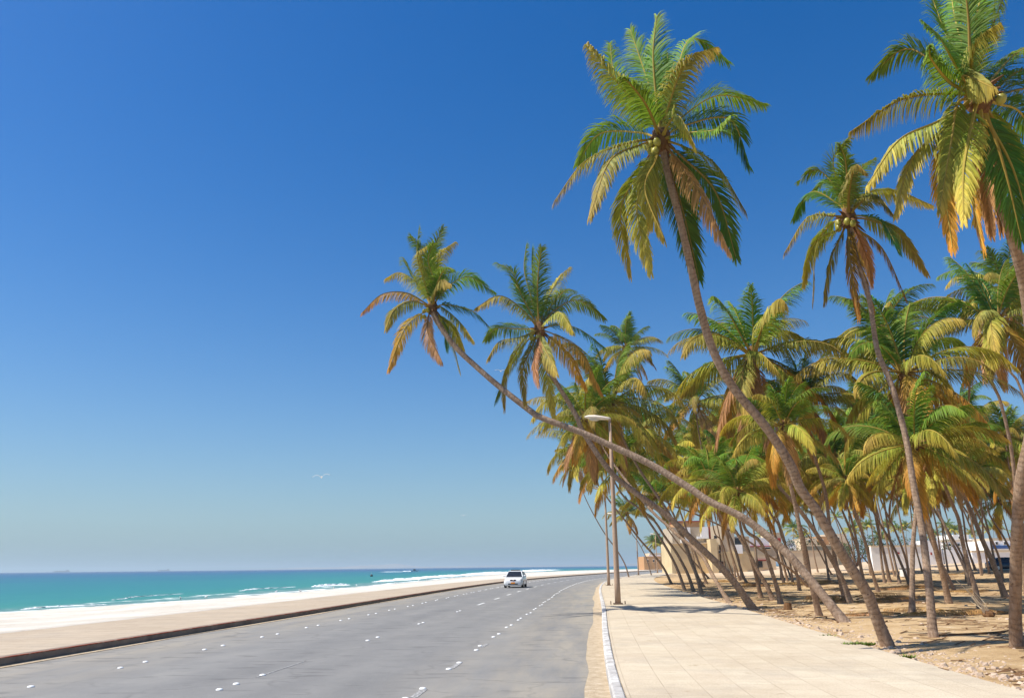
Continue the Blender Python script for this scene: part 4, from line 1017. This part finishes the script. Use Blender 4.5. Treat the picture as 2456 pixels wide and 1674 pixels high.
house('shop_row', 200, 'white shop row with a blue panelled front', 'shop', [('white_wall', (2362,1297,2456,1332), 10, 0, 4), ('tan_wall', (2375,1290,2440,1297), 8, 1, 0)], [('signboard', 'blue_panel', (2381,1308,2436,1315), .5, -.4), ('window', 'window_dark', (2388,1299,2394,1305), .3, -.1), ('window', 'window_dark', (2408,1299,2414,1305), .3, -.1), ('shutter', 'wood_brown', (2420,1318,2430,1331), .3, -.1)])
house('white_barrier', 120, 'low bright white wall behind the parked dark car', 'wall', [('white_wall', (2330,1321,2560,1337), .5, 0, 2)], [('coping', 'cream_wall', (2330,1319.5,2560,1321), .7, -.1)])
house('peach_building', 330, 'low peach building with battlements at the far bend of the road', 'building', [('orange_wall', (1544,1334,1602,1358), 16, 0, 2), ('cream_wall', (1558,1326,1600,1334), 12, 2, 0), ('white_wall', (1556,1330,1585,1334), .5, 1.2, 0)], [('window', 'window_dark', (1552,1342,1555,1347), .4, -.2), ('window', 'window_dark', (1566,1342,1569,1347), .4, -.2), ('window', 'window_dark', (1580,1342,1583,1347), .4, -.2)])
b = at_depth(2170, 1350, 80); b.z = float(ground_z(b.x, b.y))
rt = empty('rubbish_bin', b, 'small pale grey bin with dark lid in front of the white wall', 'bin')
MB().box((0,0,.42),(.95,.7,.75),bev=.04).build('tub', M['white_paint'], rt); MB().box((0,0,.83),(1.02,.78,.08),bev=.02).build('lid', M['dark_trim'], rt)
for sx in (-1,1): MB().tube([(sx*.38,-.2,.06),(sx*.38,.2,.06)], .05, 8).build('wheel', M['black_rubber'], rt)
b = at_depth(1897, 1304, 183)
rt = empty('satellite_dish', b, 'round white satellite dish above the small white hut', 'dish')
V = []; n = 16
for r_, dy in ((0.02, .22), (.4, .17), (.75, .06), (.95, -.06)): V += [(r_*math.cos(2*math.pi*k/n), dy, r_*math.sin(2*math.pi*k/n)) for k in range(n)]
MB().add(V, [(i*n+k, i*n+(k+1) % n, (i+1)*n+(k+1) % n, (i+1)*n+k) for i in range(3) for k in range(n)]).build('dish', M['white_paint'], rt, True)
MB().tube([(0, .25, -.1), (0, .3, -1.4)], .06, 6).build('mast', M['steel'], rt)

# ------------------------------------------------------------ shrubs behind the walls
def shrub(px, py, Y, w, h, seed, label, mat='shrub_leaf', cat='shrub', leaf=.35, nleaf=900):
    r = np.random.RandomState(seed); b = at_depth(px, py, Y); b.z = float(ground_z(b.x, b.y))
    root = empty('shrub', b, label, cat)
    rnd = random.Random(seed); stem = MB()
    for k in range(5):
        a = rnd.uniform(0, 6.28); stem.tube([(0,0,-.1),(math.cos(a)*w*.2,math.sin(a)*w*.2,h*.4),(math.cos(a)*w*.33,math.sin(a)*w*.33,h*.75)], [.08*h/3,.05*h/3,.015], 5)
    stem.build('stems', M['wood_brown'], root)
    cl = [(rnd.uniform(-.4,.4)*w, rnd.uniform(-.4,.4)*w*.6, h*rnd.uniform(.35,.8), rnd.uniform(.18,.3)) for _ in range(9)]
    P = []
    for k in range(nleaf):
        c = cl[rnd.randrange(9)]; d = r.normal(size=3); d /= np.linalg.norm(d); q = c[3]*(.6+.4*r.uniform()**.4)
        P.append(np.array(c[:3])+d*np.array([w*q, w*q*.7, h*q*.9]))
    P = np.array(P); A = nrm(r.normal(size=(nleaf, 3)))*leaf*.5; B = nrm(np.cross(A, r.normal(size=(nleaf, 3))))*leaf*.22
    V = np.stack([P-A, P-B, P+A, P+B], 1)
    me = np_mesh('foliage', V.reshape(-1, 3), np.arange(nleaf*4).reshape(-1, 4), M[mat])
    link(bpy.data.objects.new('foliage', me), root)
for k, (x, y, Y, w, h, lb) in enumerate([(1872,1330,190,6,6.5,'dark leafy bush left of the small white hut'),(1918,1325,175,8,7.5,'dense bush behind the left part of the compound wall'),(2052,1335,150,9,6,'broad bush filling the gap right of the mossy wall'),(2085,1335,150,8,5.5,'bush just left of the white wall'),(2145,1335,150,9,6,'grey-green bush rising behind the white wall'),(2182,1335,150,8,5,'smaller bush behind the right part of the white wall'),(1805,1330,230,8,9,'dark bush above the low house roof'),(2262,1334,170,7,5,'bush between the gate house and the white villa')]):
    shrub(x, y, Y, w, h, 40+k, lb)

# ------------------------------------------------------------ debris on the grove floor
def heap(px, py, w, d, n, seed, label, h=.35):
    r = random.Random(seed); b = on_ground(px, py)
    root = empty('frond_heap', b, label, 'frond heap', 'heaps of dry fronds on the grove floor')
    for k in range(max(5, int(n*.45))):
        o = bpy.data.objects.new('dry_frond', LIB[('dry', r.randrange(4))])
        o.location = (r.uniform(-w, w)*.5-1, r.uniform(-d, d)*.5, r.uniform(0, h*.45)); o.rotation_euler = (r.uniform(-.3, .3), r.uniform(-.10, .05), r.choice([0, math.pi])+r.uniform(-.6, .6))
        q = r.uniform(.45, .8); o.scale = (q, q, q*.7); link(o, root)
heap(2110, 1443, 3.2, 1.2, 26, 1, 'dark heap of dry fronds behind the tallest palm\'s trunk', .5)
heap(2300, 1474, 5.2, 1.5, 26, 2, 'wide flat heap of straw-coloured fronds right of the slim tall palm', .16)
heap(1975, 1400, 3.5, 1.5, 24, 3, 'brown heap of fronds beside the nearly level palm\'s low trunk', .55)
heap(1890, 1405, 3.0, 1.2, 16, 4, 'reddish heap of fronds left of the nearly level palm\'s trunk', .3)
heap(2140, 1372, 6, 2, 9, 5, 'low heap of litter in front of the white wall', .3)
heap(2300, 1378, 6, 2, 16, 6, 'yellowish heap of fronds in the back row right of the slim tall palm', .3)
heap(2350, 1420, 5, 2, 8, 7, 'thin scatter of fronds behind the upright dry stump', .2)
heap(2200, 1412, 5, 1.5, 10, 8, 'dark streak of fronds behind the slim tall palm', .3)
heap(1715, 1396, 3.5, 1.5, 12, 9, 'small golden heap of fronds near the house side of the crowded trunks', .25)
heap(2030, 1376, 4, 1.5, 12, 10, 'low dark heap of fronds under the back row in mid grove', .3)
# upright dry frond stump
b = on_ground(2372, 1479)
rt = empty('dry_stump', b, 'bleached upright dry frond stalks standing on the floor by the right-edge trunk', 'dead plant')
r = random.Random(5); mb = MB()
for k in range(11):
    a = r.uniform(2.0, 3.6); L = r.uniform(.5, 1.5); x = r.uniform(-.1, .1)
    mb.tube([(x,0,-.05),(x+math.cos(a)*L*.3,r.uniform(-.1,.1),L*.5),(x+math.cos(a)*L*.75,r.uniform(-.2,.2),L*.95)], [.022,.012,.004], 5)
mb.build('stalks', M['cream_wall'], rt); MB().ball((0,0,.06),.18,9,6,(1,1,.8),.15,r).build('root_ball', M['husk_brown'], rt)
# loose stones / husks
def rocks():
    base = []
    r = random.Random(9)
    for v in range(4):
        m = MB().ball((0,0,0),1,9,6,(1,r.uniform(.6,.9),r.uniform(.45,.7)),.16,r).build('rock', M['rock'] if v < 3 else M['husk_brown'], smooth=True)
        base.append(m.data); bpy.data.objects.remove(m)
    spots = [(2252,1525,3),(2240,1520,5),(2226,1566,7),(2337,1578,6),(2210,1600,5),(2292,1611,3),(2316,1612,4),(2429,1620,8),(2404,1602,4),(2389,1609,3),(2381,1658,10),(2350,1663,3),(2146,1565,6),(2186,1575,6),(2010,1493,6),(2035,1500,4),(2126,1504,6),(2116,1500,4),(2200,1511,4),(2214,1509,4),(2180,1628,4),(1894,1492,8),(2357,1623,4),(2418,1643,4),(2308,1600,4),(2300,1655,4),(2445,1655,5),(2064,1541,4),(2090,1553,4),(2420,1665,4)]
    spots.sort()
    for k, (x, y, s) in enumerate(spots):
        p = on_ground(x, y); q = s/FPX*p.y*.62
        o = bpy.data.objects.new('stone', base[r.randrange(4)]); o.location = p+Vector((0,0,q*.15)); o.scale = (q, q, q); o.rotation_euler = (r.uniform(-.3,.3), r.uniform(-.3,.3), r.uniform(0,6.28))
        link(o, None, f'small brown stone or husk on the dirt, {ordw(k+1)} from the left among the loose ones', 'stone', 'loose stones on the dirt by the pavement')
rocks()
def pebbles():
    r = np.random.RandomState(3); V = []; Q = []
    n = 3600
    y = 9+r.uniform(0, 1, n)**1.6*45; off = 11.35+np.abs(r.normal(size=n))*.75+(r.uniform(size=n) < .25)*r.uniform(0, 8, n)
    X, Y = road_pt(y, off)
    Z = ground_z(X, Y); s = r.uniform(.010, .036, n)*(1+(r.uniform(size=n) < .06)*1.2)
    o = np.array([[-1,-1,0],[1,-1,0],[1,1,0],[-1,1,0],[-.6,-.5,1],[.5,-.6,1],[.6,.5,1],[-.5,.6,1]], float)
    for k in range(n):
        a = r.uniform(0, 6.28); ca, sa = math.cos(a), math.sin(a); q = o*r.uniform(.6, 1.2, (8, 3))
        V.append(np.stack([X[k]+s[k]*(q[:, 0]*ca-q[:, 1]*sa), Y[k]+s[k]*(q[:, 0]*sa+q[:, 1]*ca), Z[k]-.006+q[:, 2]*s[k]*.8], -1))
        Q.append(8*k+np.array([[4,5,6,7],[0,1,5,4],[1,2,6,5],[2,3,7,6],[3,0,4,7]]))
    me = np_mesh('pebbles', np.vstack(V), np.vstack(Q), M['rock'])
    link(bpy.data.objects.new('pebbles', me), kind='stuff', label='scatter of pale pebbles and rubble along the pavement edge', cat='pebbles')
pebbles()
def litter():
    """dry leaf strips and twigs scattered over the grove floor"""
    r = np.random.RandomState(8); n = 11000
    y = 12+r.uniform(0, 1, n)**1.4*75; off = 12.0+r.uniform(0, 1, n)**1.1*36
    X, Y = road_pt(y, off); Z = ground_z(X, Y)
    cl = np.sin(X*.8+Y*.3)*np.sin(Y*.6-X*.2)+r.uniform(-.8, .8, n); k = cl > .05; X, Y, Z = X[k], Y[k], Z[k]; n = len(X)
    a = r.normal(0, .7, n); L = r.uniform(.08, .42, n); w = r.uniform(.010, .032, n)
    dx, dy = np.cos(a)*L, np.sin(a)*L; wx, wy = -np.sin(a)*w, np.cos(a)*w
    h = r.uniform(.008, .05, n)
    V = np.stack([np.stack([X-dx-wx, Y-dy-wy, Z+.006], -1), np.stack([X-dx+wx, Y-dy+wy, Z+.012], -1), np.stack([X+dx+wx, Y+dy+wy, Z+h+.01], -1), np.stack([X+dx-wx, Y+dy-wy, Z+h], -1)], 1)
    me = np_mesh('leaf_litter', V.reshape(-1, 3), np.arange(n*4).reshape(-1, 4), M['husk_brown'])
    link(bpy.data.objects.new('leaf_litter', me), kind='stuff', label='dry leaf strips littering the grove floor', cat='leaf litter')
litter()
def weeds(px, py, w, n, seed, label):
    r = np.random.RandomState(seed); b = on_ground(px, py)
    a = r.uniform(0, 6.28, n); d = r.uniform(0, 1, n)**.7*w; X = np.cos(a)*d; Y = np.sin(a)*d*.35; an = r.uniform(0, 6.28, n); L = r.uniform(.03, .10, n)
    p = np.stack([X, Y, np.zeros(n)], -1); tip = p+np.stack([np.cos(an)*L, np.sin(an)*L, L*.9], -1); wv = np.stack([-np.sin(an), np.cos(an), np.zeros(n)], -1)*.014
    V = np.stack([p-wv*.4, p+wv*.4, (p+tip)/2+wv, (p+tip)/2-wv], 1); V2 = np.stack([(p+tip)/2-wv, (p+tip)/2+wv, tip+wv*.1, tip-wv*.1], 1)
    me = np_mesh('weed_patch', np.concatenate([V, V2]).reshape(-1, 3), np.arange(n*8).reshape(-1, 4), M['weed_leaf'])
    o = bpy.data.objects.new('weed_patch', me); o.location = b; link(o, None, label, 'weeds')
weeds(2058, 1549, .36, 260, 1, 'green weed patch beside the foot of the tallest palm')
weeds(1990, 1533, .2, 40, 2, 'thin dull weed patch left of the green one on the pavement edge')
weeds(2178, 1579, .12, 60, 3, 'tiny yellow tuft right of the tallest palm\'s foot')
# fallen thin branch
p = [on_ground(2238, 1527), on_ground(2320, 1523), on_ground(2390, 1519), on_ground(2420, 1515)]
b = p[0].copy(); MB().tube([q-b+Vector((0,0,.03)) for q in p], [.012,.022,.026,.02], 6).build('fallen_branch', M['husk_brown'], label='long thin branch lying between the slim tall palm and the thick right-edge trunk', cat='branch').location = b
p = [on_ground(2252, 1608), on_ground(2276, 1615)]
b = p[0].copy(); MB().tube([q-b+Vector((0,0,.03)) for q in p], [.012,.02], 6).build('twig', M['husk_brown'], label='short dark stick on the pebbles near the bottom right', cat='stick').location = b
p = [on_ground(1909, 1487), on_ground(1921, 1496)]
b = p[0].copy(); MB().tube([q-b+Vector((0,0,.02)) for q in p], [.015,.02], 6).build('twig', M['husk_brown'], label='short dark stick at the pavement edge left of the nearly level palm\'s foot', cat='stick').location = b
# palm stump
b = on_ground(1890, 1462)
MB().tube([(0,0,-.1),(0,0,.12),(.02,0,.26)], [.2,.15,.13], 12).build('palm_stump', M['husk_brown'], label='short cut stump between the second palm and the nearly level palm', cat='stump').location = b

# ------------------------------------------------------------ birds, boat, ships, person
def gull(px, py, Y, span, roll, rz, label, flap=.25):
    b = at_depth(px, py, Y); root = empty('seagull', b, label, 'seagull', 'gulls gliding over the road', rz)
    root.rotation_euler = (0, roll, rz); s = span/1.3; root.scale = (s, s, s)
    MB().tube([(0,-.27,.0),(0,-.22,.01),(0,-.12,.0),(0,.02,-.01),(0,.16,0),(0,.30,.01)], [.008,.035,.055,.07,.045,.01], 10).build('body', M['gull_white'], root, True)
    for sx in (-1, 1):
        ch = [(0.03,-.10,.09,0),(.25,-.16,.07,flap*.5),(.45,-.12,.05,flap*.55),(.62,0.0,.04,flap*.35),(.68,.05,.035,flap*.28)]
        V = []
        for x, yl, w, z in ch:
            z *= .6; V += [(sx*x, yl, z), (sx*x, yl+.06, z+.018), (sx*x, yl+.10+w, z), (sx*x, yl+.05, z-.006)]
        F = [(i*4+k, i*4+(k+1) % 4, (i+1)*4+(k+1) % 4, (i+1)*4+k) for i in range(len(ch)-1) for k in range(4)]
        w = MB().add(V, F).build('wing', M['gull_white'], root, True)
        V = [(sx*.655,.02,flap*.19),(sx*.655,.15,flap*.19),(sx*.80,.20,flap*.07),(sx*.78,.14,flap*.07),(sx*.655,.06,flap*.19+.01),(sx*.79,.17,flap*.07+.006)]
        MB().add(V, [(0,4,5,3),(4,1,2,5),(0,3,2,1)]).build('wing_tip', M['gull_dark'], w)
    MB().ball((0,-.28,.012),.035,8,6,(1,1.2,1)).build('head', M['gull_white'], root, True)
    MB().tube([(0,-.31,.01),(0,-.36,.0)], [.012,.003], 5).build('beak', M['orange_plate'], root)
gull(771, 1144, 62, 1.35, -.16, .35, 'white gull with dark wing tips gliding above the sea, biggest bird', .55)
gull(1201, 890, 85, 1.3, 0, .2, 'white gull in the gap below the two leftmost crowns', .4)
gull(1112, 1236, 150, 1.3, -.1, .3, 'small white gull over the road left of the grove', .4)
gull(853, 1322, 170, 1.2, .05, .1, 'faint tiny gull just above the horizon', .3)
# gulls standing on the sand
gm = MB().ball((0,0,.16),.10,8,6,(.8,1.6,.85)).ball((0,-.15,.28),.05,7,5).tube([(0,-.1,.2),(0,-.15,.28)],[.05,.035],6).tube([(.03,0,.1),(.03,0,0)],.008,4).tube([(-.03,0,.1),(-.03,0,0)],.008,4).tube([(0,.12,.17),(0,.26,.15)],[.05,.01],6).build('seagull', M['gull_white'], smooth=True)
gd = gm.data; bpy.data.objects.remove(gm)
for k, (x, y) in enumerate([(433,1436),(494,1433),(662,1420),(855,1404),(720,1421),(800,1412),(1004,1393),(1022,1390),(1085,1385),(1110,1381),(948,1398)]):
    o = bpy.data.objects.new('seagull', gd)
    p = on_plane(x, y, -.9); p.z = max(float(ground_z(p.x, p.y)), -.98); o.location = p; o.rotation_euler.z = k*1.3
    link(o, None, f'tiny gull standing on the sand at the water\'s edge, {ordw(1+sum(1 for q in [433,494,662,855,720,800,1004,1022,1085,1110,948] if q < x))} from the left', 'seagull', 'gulls resting by the water')
# motor boat with wake
b = on_plane(995, 1370.5, -1.0)
rt = empty('motor_boat', b, 'small white motor boat speeding with a wake near the horizon', 'boat', rz=math.pi/2)
secs = []
for y, w, z0, z1 in ((-3.4,.05,.9,1.15),(-2.6,.8,.25,1.05),(-1.2,1.7,.0,.95),(1.2,2.0,-.1,.85),(3.0,1.9,-.1,.85)): secs.append([(-w/2,y,z1),(-w*.35,y,z0),(w*.35,y,z0),(w/2,y,z1)])
loft(secs).build('hull', M['white_paint'], rt); MB().box((0,.3,1.35),(1.3,1.8,1.0),bev=.1).build('cabin', M['dark_trim'], rt)
MB().ball((0,5.5,.2),1,12,6,(.9,4.5,.5),.25,random.Random(1)).ball((0,15,0),1,12,6,(.8,10,.25),.3,random.Random(2)).build('wake', M['foam'], rt)
b = on_plane(891, 1382, -1.0)
rt = empty('buoy', b, 'small dark float on the water left of the motor boat', 'buoy'); MB().ball((0,0,.25),.5,12,8).build('float', M['dark_trim'], rt, True); MB().tube([(0,0,.6),(0,0,1.5)],.05,6).build('pole', M['white_paint'], rt)
for px, Y, L, lab in ((147, 5200, 110, 'faint long ship on the horizon, left one'), (392, 5600, 85, 'faint long ship on the horizon, right one')):
    b = at_depth(px, 1371, Y); b.z = -1
    rt = empty('cargo_ship', b, lab, 'ship', 'ships on the horizon')
    secs = []
    for x, w, z0 in ((-L/2,1,3),(-L*.42,14,0),(L*.4,15,0),(L/2,9,1)): secs.append([(x,-w/2,6),(x,-w*.4,z0*.4),(x,w*.4,z0*.4),(x,w/2,6)])
    loft(secs).build('hull', M['ship_hull'], rt); MB().box((L*.36,0,9.5),(L*.12,12,8)).build('bridge', M['ship_hull'], rt)
    MB().box((-L*.05,0,7),(L*.6,14,3)).build('cargo', M['ship_hull'], rt)
def person(px, Y, label, shirt, flip=1):
    x, yy = road_pt(Y, 5.0); x = at_depth(px, 1360, Y).x; root = empty('person', (x, yy, 0), label, 'person')
    me = bpy.data.meshes.new('body')
    J = [(0,0,.95),(0,0,1.2),(0,0,1.42),(0,0,1.52),(0,-.01,1.66),(.17,0,1.40),(.24,.05,1.15),(.22,-.08,.92),(-.17,0,1.40),(-.25,-.05,1.15),(-.22,-.12,.92),(.09,0,.9),(.11,-.1,.5),(.12,.05,.08),(.12,-.1,.03),(-.09,0,.9),(-.10,.1,.5),(-.11,.22,.1),(-.11,.08,.04)]
    E = [(0,1),(1,2),(2,3),(3,4),(2,5),(5,6),(6,7),(2,8),(8,9),(9,10),(0,11),(11,12),(12,13),(13,14),(0,15),(15,16),(16,17),(17,18)]
    R = [.15,.14,.14,.06,.11,.07,.05,.035,.07,.05,.035,.10,.07,.05,.04,.10,.07,.05,.04]
    me.from_pydata(J, E, []); o = bpy.data.objects.new('body', me); link(o, root); me.materials.append(shirt)
    sk = o.modifiers.new('skin', 'SKIN')
    for i, rr in enumerate(R): me.skin_vertices[0].data[i].radius = (rr, rr)
    me.skin_vertices[0].data[0].use_root = True
    o.modifiers.new('sub', 'SUBSURF').levels = 1
    MB().ball((0,.01,1.70),.11,10,6,(1,1.1,.9)).build('hair', M['dark_cloth'], root, True)
person(1591.5, 235, 'person in a yellow shirt walking at the far bend of the road', M['yellow_cloth'])
person(1596.5, 238, 'person in dark clothes walking right of the one in yellow', M['dark_cloth'])

# ------------------------------------------------------------ air
def haze():
    m, nt, out = newmat('hazy_air'); v = nt.nodes.new('ShaderNodeVolumePrincipled')
    v.inputs['Color'].default_value = (.72, .88, .96, 1); v.inputs['Density'].default_value = 2.2e-4; v.inputs['Anisotropy'].default_value = .2
    nt.links.new(v.outputs[0], out.inputs['Volume'])
    MB().box((2000, 3000, 31), (34000, 34000, 78)).build('haze', m, kind='stuff', label='thin pale haze filling the air over sea and land', cat='haze')
haze()
# ------------------------------------------------------------ light, sky, camera
SUN_EL = D2R(57); az = Vector((-.985, -.15, 0)).normalized()      # direction from the scene to the sun, horizontally
sd = Vector((az.x*math.cos(SUN_EL), az.y*math.cos(SUN_EL), math.sin(SUN_EL)))
li = bpy.data.lights.new('sun', 'SUN'); li.energy = 4.6; li.angle = D2R(.5); li.color = (1, .95, .86)
so = bpy.data.objects.new('sun', li); so.rotation_euler = (-sd).to_track_quat('-Z', 'Y').to_euler(); col.objects.link(so)
w = bpy.data.worlds.new('World'); sc.world = w; w.use_nodes = True; nt = w.node_tree; nt.nodes.clear(); n = N(nt)
sky = nt.nodes.new('ShaderNodeTexSky'); sky.sky_type = 'NISHITA'; sky.sun_disc = False; sky.sun_elevation = SUN_EL
sky.sun_rotation = math.atan2(az.x, az.y); sky.air_density = 1.0; sky.dust_density = .6; sky.ozone_density = 3.0; sky.altitude = 0
hs = n.n('ShaderNodeHueSaturation'); n.link(sky.outputs[0], hs.inputs['Color']); hs.inputs['Saturation'].default_value = 1.44; hs.inputs['Hue'].default_value = .5075; hs.inputs['Value'].default_value = .96
geo = n.n('ShaderNodeTexCoord'); sp = n.n('ShaderNodeSeparateXYZ'); n.link(geo.outputs['Generated'], sp.inputs[0])
hz = n.math('POWER', 2.718, n.math('MULTIPLY', n.math('MAXIMUM', sp.outputs[2], 0.0), -6.0))
hzc = n.mix(n.math('MULTIPLY', hz, .88), hs.outputs[0], (1.6, 2.7, 3.5))
bg = nt.nodes.new('ShaderNodeBackground'); bg.inputs['Strength'].default_value = .10; n.link(hzc, bg.inputs['Color'])
wo = nt.nodes.new('ShaderNodeOutputWorld'); n.link(bg.outputs[0], wo.inputs['Surface'])
cd = bpy.data.cameras.new('camera'); cd.sensor_width = 36; cd.lens = 36*FPX/2456; cd.clip_end = 60000; cd.clip_start = .1
cam = bpy.data.objects.new('camera', cd); col.objects.link(cam)
mat = Matrix((CR, CU, -CF)).transposed().to_4x4(); mat.translation = Vector((0, 0, EYE)); cam.matrix_world = mat
sc.camera = cam
sc.view_settings.view_transform = 'Standard'; sc.view_settings.look = 'None'; sc.view_settings.exposure = .55; sc.view_settings.gamma = 1
sc.cycles.max_bounces = 8; sc.cycles.diffuse_bounces = 3; sc.cycles.transparent_max_bounces = 8
